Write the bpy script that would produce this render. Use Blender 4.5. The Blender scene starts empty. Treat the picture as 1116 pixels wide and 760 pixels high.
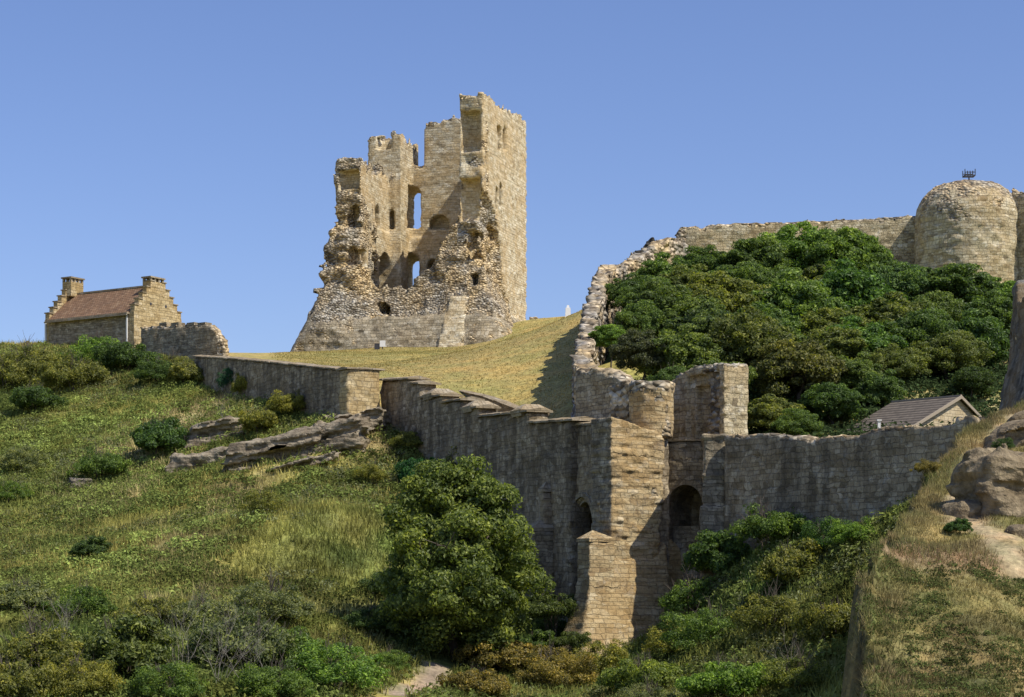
import bpy, math, random
import numpy as np
random.seed(7)
RNG = np.random.default_rng(11)
SC = bpy.context.scene
COL = SC.collection
F, HZ, CX = 2082.0, 640.0, 558.0        # focal length and horizon of the view, in photo pixels

def P(px, py, Y):
    return np.array([(px - CX) / F * Y, Y, (HZ - py) / F * Y])

# ---------------------------------------------------------------- noise
def _h(ix, iy, iz, seed):
    h = (ix.astype(np.int64) * 374761393 + iy.astype(np.int64) * 668265263 + iz.astype(np.int64) * 2147483647 + seed * 974634777) & 0xFFFFFFFF
    h = ((h ^ (h >> 13)) * 1274126177) & 0xFFFFFFFF
    h = ((h ^ (h >> 16)) * 2246822519) & 0xFFFFFFFF
    return ((h ^ (h >> 15)) & 0xFFFFFF) / float(0xFFFFFF)

def vnoise(x, y, z, seed=0):
    x, y, z = np.broadcast_arrays(np.asarray(x, float), np.asarray(y, float), np.asarray(z, float))
    x0 = np.floor(x); y0 = np.floor(y); z0 = np.floor(z)
    fx = x - x0; fy = y - y0; fz = z - z0
    fx = fx * fx * (3 - 2 * fx); fy = fy * fy * (3 - 2 * fy); fz = fz * fz * (3 - 2 * fz)
    r = 0
    for a in (0, 1):
        for b in (0, 1):
            for c in (0, 1):
                w = (fx if a else 1 - fx) * (fy if b else 1 - fy) * (fz if c else 1 - fz)
                r = r + w * _h(x0 + a, y0 + b, z0 + c, seed)
    return r * 2 - 1

def fbm(x, y, z, seed=0, octs=3):
    r = 0; a = 1.0; t = 0
    for o in range(octs):
        r = r + a * vnoise(x * 2 ** o, y * 2 ** o, z * 2 ** o, seed + o * 17); t += a; a *= .5
    return r / t

def worley(x, y, z, seed=0):
    x0 = np.floor(x); y0 = np.floor(y); z0 = np.floor(z)
    best = np.full(np.shape(x), 9.0)
    for a in (-1, 0, 1):
        for b in (-1, 0, 1):
            for c in (-1, 0, 1):
                ix, iy, iz = x0 + a, y0 + b, z0 + c
                dx = ix + _h(ix, iy, iz, seed) - x; dy = iy + _h(ix, iy, iz, seed + 1) - y; dz = iz + _h(ix, iy, iz, seed + 2) - z
                best = np.minimum(best, dx * dx + dy * dy + dz * dz)
    return np.sqrt(best)

def near(m, fn, *c):
    out = np.zeros(np.shape(m))
    c = [np.broadcast_to(q, np.shape(m)) for q in c]
    if m.any(): out[m] = fn(*[q[m] for q in c])
    return out

# ---------------------------------------------------------------- mesh helpers
def mesh_np(name, verts, faces, mats, pt=None, uv=None, smooth=False, midx=None):
    """verts (n,3); faces (m,k); pt: {name: array} float or colour per point; uv (m,k,2)"""
    me = bpy.data.meshes.new(name)
    verts = np.ascontiguousarray(verts, dtype=np.float32); faces = np.ascontiguousarray(faces, dtype=np.int32)
    m, k = faces.shape
    me.vertices.add(len(verts)); me.vertices.foreach_set('co', verts.ravel())
    me.loops.add(m * k); me.loops.foreach_set('vertex_index', faces.ravel())
    me.polygons.add(m); me.polygons.foreach_set('loop_start', np.arange(0, m * k, k, dtype=np.int32))
    if midx is not None: me.polygons.foreach_set('material_index', np.asarray(midx, dtype=np.int32))
    me.update(calc_edges=True)
    me.validate()
    for n, a in (pt or {}).items():
        a = np.asarray(a, dtype=np.float32)
        if a.ndim == 1:
            at = me.attributes.new(n, 'FLOAT', 'POINT'); at.data.foreach_set('value', a)
        else:
            at = me.attributes.new(n, 'FLOAT_COLOR', 'POINT')
            if a.shape[1] == 3: a = np.concatenate([a, np.ones((len(a), 1), np.float32)], 1)
            at.data.foreach_set('color', a.ravel())
    if uv is not None:
        l = me.uv_layers.new(name='UVMap'); l.data.foreach_set('uv', np.ascontiguousarray(uv, dtype=np.float32).ravel())
    me.polygons.foreach_set('use_smooth', np.full(m, bool(smooth)))
    for mt in (mats if isinstance(mats, (list, tuple)) else [mats]): me.materials.append(mt)
    me.update()
    return me

def link(name, me, parent=None, loc=(0, 0, 0), rz=0.0):
    o = bpy.data.objects.new(name, me); COL.objects.link(o)
    o.location = loc; o.rotation_euler = (0, 0, rz)
    if parent is not None: o.parent = parent
    return o

def tag(o, label=None, cat=None, group=None, kind=None):
    if label: o['label'] = label
    if cat: o['category'] = cat
    if group: o['group'] = group
    if kind: o['kind'] = kind
    return o

def thing(name, label, cat, loc=(0, 0, 0), rz=0.0, group=None):
    return tag(link(name, None, None, loc, rz), label, cat, group)

# surface nets --------------------------------------------------
def nets(f, org, h):
    nx, ny, nz = f.shape
    ins = f < 0
    cs = (nx - 1, ny - 1, nz - 1)
    def cor(a, i, j, k): return a[i:i + cs[0], j:j + cs[1], k:k + cs[2]]
    s = sum(cor(ins, i, j, k).astype(np.int8) for i in (0, 1) for j in (0, 1) for k in (0, 1))
    act = (s > 0) & (s < 8)
    I = np.argwhere(act)
    pos = np.zeros((len(I), 3)); cnt = np.zeros(len(I))
    vals = {(i, j, k): f[I[:, 0] + i, I[:, 1] + j, I[:, 2] + k] for i in (0, 1) for j in (0, 1) for k in (0, 1)}
    for ax in range(3):
        for p in (0, 1):
            for q in (0, 1):
                a = [p, q]; a.insert(ax, 0); b = list(a); b[ax] = 1
                va, vb = vals[tuple(a)], vals[tuple(b)]
                m = (va < 0) != (vb < 0)
                t = np.where(m, va / np.where(m, va - vb, 1), 0)
                pt = np.tile(np.array(a, float), (len(I), 1)); pt[:, ax] = t
                pos[m] += pt[m]; cnt[m] += 1
    pos /= cnt[:, None]
    V = (I + pos) * h + np.array(org)
    idx = np.full(cs, -1, np.int32); idx[tuple(I.T)] = np.arange(len(I))
    Q = []
    for ax in range(3):
        a = ins; sl0 = [slice(None)] * 3; sl1 = [slice(None)] * 3
        sl0[ax] = slice(0, -1); sl1[ax] = slice(1, None)
        A = a[tuple(sl0)]; B = a[tuple(sl1)]
        E = np.argwhere(A != B)
        o1, o2 = [(1, 2), (2, 0), (0, 1)][ax]
        ok = (E[:, o1] > 0) & (E[:, o2] > 0) & (E[:, o1] < f.shape[o1] - 1) & (E[:, o2] < f.shape[o2] - 1)
        E = E[ok]
        fl = A[tuple(E.T)]
        def g(d1, d2):
            c = E.copy(); c[:, o1] -= d1; c[:, o2] -= d2
            return idx[tuple(c.T)]
        q = np.stack([g(1, 1), g(0, 1), g(0, 0), g(1, 0)], 1)
        q[~fl] = q[~fl][:, ::-1]
        Q.append(q)
    Q = np.concatenate(Q)
    return V, Q[(Q >= 0).all(1)]

def face_uv(V, Q, radial=None):
    a, b, c, d = (V[Q[:, i]] for i in range(4))
    n = np.cross(c - a, d - b); n /= np.linalg.norm(n, axis=1)[:, None] + 1e-9
    W = V[Q]
    uv = np.empty((len(Q), 4, 2))
    top = abs(n[:, 2]) > .75
    xm = abs(n[:, 0]) > abs(n[:, 1])
    if radial:
        cxr, cyr, R = radial
        an = np.arctan2(W[:, :, 1] - cyr, W[:, :, 0] - cxr)
        a0 = np.arctan2(n[:, 1], n[:, 0])[:, None]
        an = an + np.round((a0 - an) / (2 * math.pi)) * 2 * math.pi
        u = an * R
        an2 = np.arctan2(W[:, :, 1] - cyr, W[:, :, 0] - cxr); an2 = np.where(an2 - an2[:, :1] > 3.2, an2 - 2 * math.pi, np.where(an2 - an2[:, :1] < -3.2, an2 + 2 * math.pi, an2))
        u = an2 * R
    else:
        u = np.where(xm[:, None], W[:, :, 1] + 3.37, W[:, :, 0])
    uv[:, :, 0] = np.where(top[:, None], W[:, :, 0], u)
    uv[:, :, 1] = np.where(top[:, None], W[:, :, 1] * 1.0 + .1, W[:, :, 2])
    return uv, n

def blocks(u, z, bw, rh, seed=3):
    r = np.floor(z / rh)
    c = np.floor((u + np.where(r % 2 == 0, 0, .5 * bw)) / bw)
    return _h(c, r, r * 0 + 5, seed) * 2 - 1

def sdf_mesh(name, fn, lo, hi, h, mat, parent=None, loc=(0, 0, 0), rz=0.0, partfn=None, names=None, radial=None, smooth=True, matfn=None):
    """fn(x,y,z)->(d, rub). One mesh, or one mesh per class of partfn(face centres, normals)"""
    ax = [np.arange(lo[i] - h, hi[i] + 2 * h, h) for i in range(3)]
    X, Y, Z = np.meshgrid(*ax, indexing='ij', sparse=False)
    d, rub = fn(X, Y, Z)
    V, Q = nets(d, [a[0] for a in ax], h)
    ii = np.clip(np.round((V - [a[0] for a in ax]) / h).astype(int), 0, np.array(d.shape) - 1)
    rv = np.broadcast_to(rub, d.shape)[tuple(ii.T)]
    uv, n = face_uv(V, Q, radial)
    out = []
    if partfn is None:
        me = mesh_np(name, V, Q, mat, {'rub': rv}, uv, smooth, matfn(V[Q].mean(1), n) if matfn else None)
        return link(name, me, parent, loc, rz)
    cls = partfn(V[Q].mean(1), n)
    for c, nm in enumerate(names):
        m = cls == c
        if not m.any(): continue
        q = Q[m]; u, inv = np.unique(q, return_inverse=True)
        me = mesh_np(nm, V[u], inv.reshape(q.shape), mat, {'rub': rv[u]}, uv[m], smooth)
        out.append(link(nm, me, parent, loc, rz))
    return out

def box_sdf(x, y, z, x0, x1, y0, y1, z0, z1):
    qx = np.maximum(x0 - x, x - x1); qy = np.maximum(y0 - y, y - y1); qz = np.maximum(z0 - z, z - z1)
    return np.maximum(np.maximum(qx, qy), qz)

def arch_sdf(u, z, u0, u1, z0, z1):
    """2D opening, round headed: negative inside"""
    r = (u1 - u0) / 2; uc = (u0 + u1) / 2; zs = z1 - r
    rect = np.maximum(np.abs(u - uc) - r, np.maximum(z0 - z, z - zs))
    circ = np.hypot(u - uc, z - zs) - r
    return np.minimum(rect, np.where(z > z0, circ, rect))

def rubn(x, y, z, s=.5, seed=5):
    """rubble displacement: lumps of stones about s metres across, positive = outwards"""
    return (.45 - worley(x / s, y / s, z / (s * .62), seed)) * s * .7

class Frame:
    """vertical plane from pixel px0 at depth Y0 to px1 at Y1; local x along it, local y away from the camera, z is world z"""
    def __init__(s, px0, Y0, px1=None, Y1=None, ang=None):
        s.o = np.array([(px0 - CX) / F * Y0, Y0])
        if px1 is not None:
            e = np.array([(px1 - CX) / F * Y1, Y1]) - s.o
            s.L = float(np.hypot(*e)); ang = math.atan2(e[1], e[0])
        else: s.L = 0
        s.a = ang; s.dx = np.array([math.cos(ang), math.sin(ang)]); s.dy = np.array([-math.sin(ang), math.cos(ang)])
        s.loc = (s.o[0], s.o[1], 0)
    def s(s_, px, t=0.0):
        k = (px - CX) / F; o = s_.o + s_.dy * t
        return (k * o[1] - o[0]) / (s_.dx[0] - k * s_.dx[1])
    def z(s_, px, py, t=0.0):
        q = s_.s(px, t); Y = (s_.o + s_.dy * t + s_.dx * q)[1]
        return (HZ - py) / F * Y
    def t(s_, px, s0=0.0):
        """local y where the ray through px meets the plane x = s0"""
        k = (px - CX) / F; o = s_.o + s_.dx * s0
        return (k * o[1] - o[0]) / (s_.dy[0] - k * s_.dy[1])
    def zt(s_, px, py, s0=0.0):
        q = s_.t(px, s0); Y = (s_.o + s_.dx * s0 + s_.dy * q)[1]
        return (HZ - py) / F * Y
    def prof(s_, pts, t=0.0):
        return np.array([s_.s(a, t) for a, b in pts]), np.array([s_.z(a, b, t) for a, b in pts])
    def world(s_, x, y, z):
        p = s_.o + s_.dx * x + s_.dy * y
        return (p[0], p[1], z)

# ---------------------------------------------------------------- node helpers
def newmat(name):
    m = bpy.data.materials.new(name); m.use_nodes = True
    nt = m.node_tree; nt.nodes.clear()
    return m, nt
def N(nt, t, **kw):
    n = nt.nodes.new(t)
    for k, v in kw.items():
        if k.startswith('i_'):
            n.inputs[k[2:].replace('_', ' ')].default_value = v
        else: setattr(n, k, v)
    return n
def L(nt, a, b): nt.links.new(a, b)
def ramp(nt, fac, stops, interp='LINEAR'):
    r = nt.nodes.new('ShaderNodeValToRGB'); r.color_ramp.interpolation = interp
    e = r.color_ramp.elements
    while len(e) < len(stops): e.new(.5)
    for k, (p, c) in enumerate(stops):
        e[k].position = p; e[k].color = (*c, 1) if len(c) == 3 else c
    L(nt, fac, r.inputs[0]); return r.outputs[0]
def g(v): return (v, v, v)
def mixc(nt, fac, a, b, mode='MIX'):
    m = nt.nodes.new('ShaderNodeMix'); m.data_type = 'RGBA'; m.blend_type = mode
    for s, i in ((fac, 0), (a, 6), (b, 7)):
        if isinstance(s, (int, float)): m.inputs[i].default_value = s
        elif isinstance(s, tuple): m.inputs[i].default_value = (*s, 1)
        else: L(nt, s, m.inputs[i])
    return m.outputs[2]
def math_(nt, op, a, b=None, clamp=False):
    m = nt.nodes.new('ShaderNodeMath'); m.operation = op; m.use_clamp = clamp
    for s, i in ((a, 0), (b, 1)):
        if s is None: continue
        if isinstance(s, (int, float)): m.inputs[i].default_value = s
        else: L(nt, s, m.inputs[i])
    return m.outputs[0]
def mapping(nt, vec, scale=(1, 1, 1), loc=(0, 0, 0)):
    m = nt.nodes.new('ShaderNodeMapping'); m.inputs['Scale'].default_value = scale; m.inputs['Location'].default_value = loc
    L(nt, vec, m.inputs[0]); return m.outputs[0]
def noise(nt, vec, scale, detail=3, rough=.55):
    n = N(nt, 'ShaderNodeTexNoise'); n.inputs['Scale'].default_value = scale; n.inputs['Detail'].default_value = detail; n.inputs['Roughness'].default_value = rough
    L(nt, vec, n.inputs['Vector']); return n
def finish(nt, col, rough=.9, height=None, dist=.05, strength=.8):
    b = N(nt, 'ShaderNodeBsdfPrincipled'); o = N(nt, 'ShaderNodeOutputMaterial')
    if isinstance(col, tuple): b.inputs['Base Color'].default_value = (*col, 1)
    else: L(nt, col, b.inputs['Base Color'])
    if isinstance(rough, (int, float)): b.inputs['Roughness'].default_value = rough
    else: L(nt, rough, b.inputs['Roughness'])
    b.inputs['Specular IOR Level'].default_value = .25
    if height is not None:
        u = N(nt, 'ShaderNodeBump'); u.inputs['Strength'].default_value = strength; u.inputs['Distance'].default_value = dist
        L(nt, height, u.inputs['Height']); L(nt, u.outputs[0], b.inputs['Normal'])
    L(nt, b.outputs[0], o.inputs[0]); return b

def masonry(name, stops, bw=.42, bh=.22, stain=.5, stain_col=(.05, .047, .042), ochre=.4, ochre_col=(.42, .27, .10), mortar=(.16, .13, .09), seed=0, warp=.10, lichen=.25, bump=.07, rubcol=None, msize=.016, rubs=2.6, mfac=.5):
    m, nt = newmat(name)
    uvn = N(nt, 'ShaderNodeUVMap'); uvn.uv_map = 'UVMap'
    tc = N(nt, 'ShaderNodeTexCoord'); ob = mapping(nt, tc.outputs['Object'], loc=(seed * 7.3, seed * 3.1, 0))
    wn = noise(nt, uvn.outputs[0], 1.3, 3)
    sub = N(nt, 'ShaderNodeVectorMath', operation='SUBTRACT'); L(nt, wn.outputs['Color'], sub.inputs[0]); sub.inputs[1].default_value = (.5, .5, .5)
    sc = N(nt, 'ShaderNodeVectorMath', operation='MULTIPLY'); L(nt, sub.outputs[0], sc.inputs[0]); sc.inputs[1].default_value = (warp * 4, warp * 1.6, 0)
    ad = N(nt, 'ShaderNodeVectorMath', operation='ADD'); L(nt, uvn.outputs[0], ad.inputs[0]); L(nt, sc.outputs[0], ad.inputs[1])
    sv = N(nt, 'ShaderNodeSeparateXYZ'); L(nt, uvn.outputs[0], sv.inputs[0]); cv = N(nt, 'ShaderNodeCombineXYZ'); L(nt, sv.outputs[1], cv.inputs[1]); L(nt, math_(nt, 'MULTIPLY', sv.outputs[0], .06), cv.inputs[0])
    rn0 = noise(nt, cv.outputs[0], 1.1 / (bh * 4), 2)
    c2 = N(nt, 'ShaderNodeCombineXYZ'); L(nt, math_(nt, 'MULTIPLY', math_(nt, 'SUBTRACT', rn0.outputs[0], .5), bh * 3.2), c2.inputs[1])
    ad2 = N(nt, 'ShaderNodeVectorMath', operation='ADD'); L(nt, ad.outputs[0], ad2.inputs[0]); L(nt, c2.outputs[0], ad2.inputs[1]); ad = ad2
    br = N(nt, 'ShaderNodeTexBrick'); br.offset = .5; br.squash = .7; br.squash_frequency = 3
    L(nt, ad.outputs[0], br.inputs['Vector'])
    br.inputs['Color1'].default_value = (0, 0, 0, 1); br.inputs['Color2'].default_value = (1, 1, 1, 1); br.inputs['Mortar'].default_value = (.5, .5, .5, 1)
    br.inputs['Scale'].default_value = 1; br.inputs['Brick Width'].default_value = bw; br.inputs['Row Height'].default_value = bh
    br.inputs['Mortar Size'].default_value = msize; br.inputs['Mortar Smooth'].default_value = .6
    # stretched cells break the regularity of the courses
    vo = N(nt, 'ShaderNodeTexVoronoi'); vo.inputs['Scale'].default_value = 1; vo.inputs['Randomness'].default_value = .85
    L(nt, mapping(nt, ad.outputs[0], (1 / bw * .8, 1 / bh * .8, 1)), vo.inputs['Vector'])
    vsep = N(nt, 'ShaderNodeSeparateColor'); L(nt, vo.outputs['Color'], vsep.inputs[0])
    tone = math_(nt, 'ADD', math_(nt, 'MULTIPLY', br.outputs['Color'], .4), math_(nt, 'MULTIPLY', vsep.outputs[0], .6))
    base = ramp(nt, tone, stops)
    # rubble core
    rv = N(nt, 'ShaderNodeTexVoronoi'); rv.inputs['Scale'].default_value = rubs
    L(nt, mapping(nt, ob, (1, 1, 1.6)), rv.inputs['Vector'])
    rsep = N(nt, 'ShaderNodeSeparateColor'); L(nt, rv.outputs['Color'], rsep.inputs[0])
    rc = rubcol or [(0, (.13, .105, .075)), (.3, (.29, .24, .16)), (.65, (.50, .43, .31)), (1, (.78, .71, .56))]
    rcol = ramp(nt, rsep.outputs[0], rc)
    rdark = ramp(nt, rv.outputs['Distance'], [(.25, g(1)), (.75, g(.6))])
    rcol = mixc(nt, 1.0, rcol, rdark, 'MULTIPLY')
    rl = noise(nt, ob, .28, 3)
    rcol = mixc(nt, 1.0, rcol, ramp(nt, rl.outputs[0], [(.38, (.86, .87, .9)), (.62, (1.3, 1.1, .78))]), 'MULTIPLY')
    at = N(nt, 'ShaderNodeAttribute'); at.attribute_name = 'rub'
    rn = noise(nt, ob, .9, 3)
    rf = math_(nt, 'ADD', at.outputs['Fac'], math_(nt, 'MULTIPLY', math_(nt, 'SUBTRACT', rn.outputs[0], .55), 1.6), True)
    rfac = ramp(nt, rf, [(.42, g(0)), (.6, g(1))])
    # mortar
    base = mixc(nt, math_(nt, 'MULTIPLY', br.outputs['Fac'], mfac), base, mortar)
    # ochre patches
    n1 = noise(nt, ob, .35, 4)
    base = mixc(nt, math_(nt, 'MULTIPLY', ramp(nt, n1.outputs[0], [(.42, g(0)), (.62, g(1))]), ochre), base, ochre_col)
    col = mixc(nt, rfac, base, rcol)
    # grain
    n2 = noise(nt, ob, 6, 4, .7)
    col = mixc(nt, 1.0, col, ramp(nt, n2.outputs[0], [(.25, g(.62)), (.5, g(1)), (.8, g(1.25))]), 'MULTIPLY')
    # lichen, pale
    n3 = noise(nt, ob, 1.7, 5, .7)
    col = mixc(nt, math_(nt, 'MULTIPLY', ramp(nt, n3.outputs[0], [(.55, g(0)), (.7, g(1))]), lichen), col, (.46, .44, .38))
    # rain stain, streaks running down
    n4 = noise(nt, mapping(nt, ob, (1.1, 1.1, .16)), 1.3, 5, .65)
    n5 = noise(nt, ob, .25, 2)
    sm = math_(nt, 'ADD', n4.outputs[0], math_(nt, 'MULTIPLY', math_(nt, 'SUBTRACT', n5.outputs[0], .5), .6))
    lo = .62 - stain * .3
    col = mixc(nt, math_(nt, 'MULTIPLY', ramp(nt, sm, [(lo, g(0)), (lo + .2, g(1))]), min(1, stain * 1.1)), col, mixc(nt, .25, stain_col, col))
    hgt = math_(nt, 'SUBTRACT', math_(nt, 'ADD', math_(nt, 'MULTIPLY', n2.outputs[0], .7), math_(nt, 'MULTIPLY', tone, .5)), math_(nt, 'MULTIPLY', br.outputs['Fac'], .9))
    rh = math_(nt, 'SUBTRACT', 1.2, math_(nt, 'MULTIPLY', rv.outputs['Distance'], 2.2))
    hm = N(nt, 'ShaderNodeMix'); L(nt, rfac, hm.inputs[0]); L(nt, hgt, hm.inputs[2]); L(nt, rh, hm.inputs[3])
    finish(nt, col, .92, hm.outputs[0], bump, .9)
    return m

BUFF = [(0, (.21, .165, .10)), (.3, (.42, .34, .20)), (.6, (.56, .465, .29)), (1, (.74, .66, .48))]
GREY = [(0, (.16, .125, .075)), (.4, (.31, .245, .155)), (.7, (.43, .35, .23)), (1, (.60, .51, .36))]
M = {}
M['keep'] = masonry('keep_stone', [(0, (.26, .20, .115)), (.3, (.50, .40, .24)), (.6, (.64, .54, .35)), (1, (.82, .75, .57))], .55, .28, .16, (.16, .13, .09), .5, (.58, .40, .18), seed=1, bump=.12, lichen=.45, rubs=3.4)
M['tower'] = masonry('tower_sandstone', [(0, (.26, .18, .09)), (.4, (.42, .31, .16)), (.7, (.52, .41, .23)), (1, (.62, .52, .34))], .62, .22, .22, (.10, .085, .06), .5, seed=2, bump=.12, lichen=.3, warp=.13)
M['dark'] = masonry('weathered_wall_stone', GREY, .40, .25, .66, (.050, .040, .028), .15, seed=3, lichen=.5, bump=.09, warp=.17, mfac=.35)
M['mid'] = masonry('grey_wall_stone', [(0, (.15, .12, .075)), (.4, (.29, .235, .15)), (.7, (.41, .34, .22)), (1, (.54, .46, .32))], .40, .22, .45, (.06, .053, .045), .25, seed=4, lichen=.4, warp=.15, bump=.09)
M['upper'] = masonry('upper_wall_stone', BUFF, .5, .26, .30, (.14, .12, .09), .35, seed=5, bump=.18, lichen=.45, warp=.16)
M['house'] = masonry('house_stone', [(0, (.26, .19, .09)), (.4, (.42, .32, .16)), (.7, (.52, .41, .22)), (1, (.60, .50, .32))], .5, .25, .10, (.12, .10, .07), .5, seed=6, lichen=.2)
M['cope'] = masonry('coping_stone', [(0, (.20, .16, .10)), (.5, (.32, .26, .17)), (1, (.42, .36, .26))], .8, .3, .35, (.08, .07, .055), .2, seed=8, lichen=.4, warp=.02)

M['keepbase'] = masonry('keep_base_stone', [(0, (.16, .13, .09)), (.35, (.31, .26, .17)), (.65, (.42, .355, .24)), (1, (.58, .52, .39))], .6, .30, .35, (.12, .105, .085), .15, seed=21, bump=.16, mfac=.9, lichen=.35, rubs=3.4)
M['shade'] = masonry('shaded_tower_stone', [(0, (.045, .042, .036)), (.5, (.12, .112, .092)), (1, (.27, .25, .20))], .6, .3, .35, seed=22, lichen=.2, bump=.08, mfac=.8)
# ---------------------------------------------------------------- terrain
class TPS:
    def __init__(s, pts, lam=2.0):
        pts = np.array(pts, float); s.p = pts[:, :2]; n = len(pts)
        K = s.k(np.linalg.norm(s.p[:, None] - s.p[None], axis=2)) + lam * np.eye(n)
        A = np.zeros((n + 3, n + 3)); A[:n, :n] = K; A[:n, n] = 1; A[:n, n + 1:] = s.p; A[n, :n] = 1; A[n + 1:, :n] = s.p.T
        s.w = np.linalg.solve(A, np.concatenate([pts[:, 2], [0, 0, 0]]))
    def k(s, r): return r * r * np.log(r + 1e-9)
    def __call__(s, x, y):
        x, y = np.broadcast_arrays(np.asarray(x, float), np.asarray(y, float)); sh = x.shape; x = x.ravel(); y = y.ravel(); out = np.empty(len(x)); n = len(s.p)
        for a in range(0, len(x), 20000):
            r = np.hypot(x[a:a + 20000, None] - s.p[:, 0], y[a:a + 20000, None] - s.p[:, 1])
            out[a:a + 20000] = s.k(r) @ s.w[:n] + s.w[n] + s.w[n + 1] * x[a:a + 20000] + s.w[n + 2] * y[a:a + 20000]
        return out.reshape(sh)

G = []
def q(*a):
    for px, py, Y in a: G.append(P(px, py, Y))
q((0, 760, 62), (200, 762, 64), (400, 762, 70), (465, 750, 78), (600, 765, 79), (620, 718, 89), (700, 745, 80),
  (0, 650, 92), (150, 650, 90), (300, 650, 90), (380, 690, 84), (0, 560, 118), (150, 560, 115), (300, 560, 108), (420, 560, 103),
  (500, 722, 87), (440, 610, 97), (415, 462, 122), (455, 535, 112), (500, 610, 105), (580, 680, 97), (620, 700, 94),
  (0, 480, 140), (120, 480, 135), (250, 505, 124), (380, 502, 117), (300, 450, 131), (378, 455, 121),
  (0, 425, 158), (100, 415, 156), (213, 421, 149), (280, 396, 165), (0, 378, 172), (60, 378, 176), (150, 384, 168), (190, 390, 165),
  (50, 385, 200), (0, 388, 212), (320, 386, 208), (420, 379, 206), (500, 377, 205), (573, 349, 217), (640, 344, 217), (600, 356, 240),
  (340, 389, 185), (400, 399, 150), (410, 403, 135), (450, 412, 136), (500, 425, 131), (560, 441, 126), (600, 447, 120), (622, 450, 114),
  (500, 396, 170), (600, 381, 175), (450, 386, 185), (540, 378, 195), (610, 352, 205),
  (700, 420, 115), (800, 470, 108), (900, 460, 108), (1000, 482, 103), (1060, 478, 100), (940, 482, 100), (750, 310, 150), (900, 310, 148), (1055, 325, 150),
  (1000, 385, 130), (850, 385, 130), (1100, 405, 122), (660, 345, 150), (640, 405, 120), (740, 292, 166), (1000, 302, 162), (1120, 302, 160),
  (790, 622, 88), (870, 575, 84.5), (940, 575, 82), (1000, 545, 79), (1060, 505, 76), (700, 700, 89), (760, 672, 87), (820, 610, 84),
  (800, 700, 76), (900, 640, 76), (930, 700, 68), (850, 765, 66), (960, 650, 72), (720, 500, 105), (760, 490, 105), (735, 668, 92), (765, 640, 92), (800, 645, 84), (740, 705, 87), (715, 690, 91))
G += [(0, 0, -3.2), (0, 30, -6.5), (0, 55, -7), (-22, 40, -7), (20, 30, -6), (-75, 120, 6), (-75, 165, 19), (-75, 60, -5), (-75, 235, 24), (60, 165, 26), (60, 110, 10),
      (60, 80, 5), (60, 45, -2), (60, 235, 28), (0, 240, 28), (-40, 240, 24), (40, 240, 29), (-40, -40, -4), (40, -40, -4), (-60, 0, -5), (50, 0, -4)]
_T1 = TPS(G, 3.0)
def hbase(x, y):
    x = np.asarray(x, float); y = np.asarray(y, float)
    xc = np.clip(x, -75, 62); yc = np.clip(y, -40, 238)
    z = _T1(xc, yc)
    r = np.hypot(x - xc, y - yc)
    return z - np.minimum(r * .06, 20)
def _lerp(x, xs, ys): return np.interp(x, xs, ys)
def slope_zone(x, y):
    """wild slopes (1) against mown castle green (0)"""
    px = CX + F * x / np.maximum(y, 5)
    line = _lerp(px, [-200, 0, 150, 207, 214, 380, 415, 620, 660, 740, 1000, 1116, 1400], [176, 178, 174, 166, 151, 122.5, 125, 98, 150, 164, 160, 158, 158])
    return np.where(px > np.interp(y, [101, 121, 138, 150, 163, 178], [638, 641, 654, 675, 744, 3000]), 1.0, 1 / (1 + np.exp(-np.clip((line - y) / .8, -50, 50))))
def hgt(x, y):
    z = hbase(x, y)
    w = slope_zone(x, y)
    n = .45 * fbm(np.asarray(x) * .16, np.asarray(y) * .16, 0, 21, 3) + .16 * fbm(np.asarray(x) * .9, np.asarray(y) * .9, 3, 22, 3)
    return z + n * w + .05 * fbm(np.asarray(x) * .3, np.asarray(y) * .3, 1, 5, 2) * (1 - w)

# the near mound at the right of the ditch
G2 = [P(*a) for a in ((955, 596, 48), (975, 740, 41), (1110, 745, 41), (1030, 682, 44), (1115, 684, 44), (965, 645, 45.5), (1110, 622, 48.5), (1060, 628, 48), (1000, 622, 48),
      (1000, 588, 51), (1060, 590, 51), (1115, 590, 52), (985, 575, 53), (1000, 520, 60), (1050, 472, 64), (1090, 452, 66), (1125, 440, 68), (1060, 505, 60), (1040, 565, 54), (1110, 570, 53), (1160, 450, 66), (1160, 600, 52), (1160, 740, 42))]
_T2 = TPS(G2, .2)
def edge_x(y): return _lerp(y, [30, 40, 43, 46, 48, 52, 60, 64, 68, 72, 80], [5.8, 7.45, 7.9, 8.45, 9.05, 10.35, 12.8, 15.1, 17.7, 21, 32])
def hmound(x, y):
    x = np.asarray(x, float); y = np.asarray(y, float)
    yc = np.clip(y, 38, 70)
    xc = np.clip(x, 6, 30)
    z = _T2(xc, yc)
    e = edge_x(y) + .40 * fbm(x * .1, y * .9, z * 0, 31, 4) + .18 * vnoise(x * 0, y * 2.6, 0, 39) + .12
    over = np.maximum(0, e - x)
    z = z - np.minimum(over * 7.5, 30) * (1 + .45 * fbm(x * 1.5, y * 1.5, 2, 8)) - np.maximum(0, 38 - y) * .55 - np.maximum(0, x - 30) * .05 - np.maximum(0, y - 70) * .8
    z = z + .30 * fbm(x * .45, y * .45, 0, 35, 2) + .14 * fbm(x * .8, y * .8, 0, 33, 3) + .05 * fbm(x * 3, y * 3, 0, 34, 2)
    # scarp under the brow of the ledge
    sc = 1 / (1 + np.exp(-(49.6 + .5 * np.sin(x * .9) - y) / .12))
    return z - .22 * sc * ((x > edge_x(y) + .2))

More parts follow.
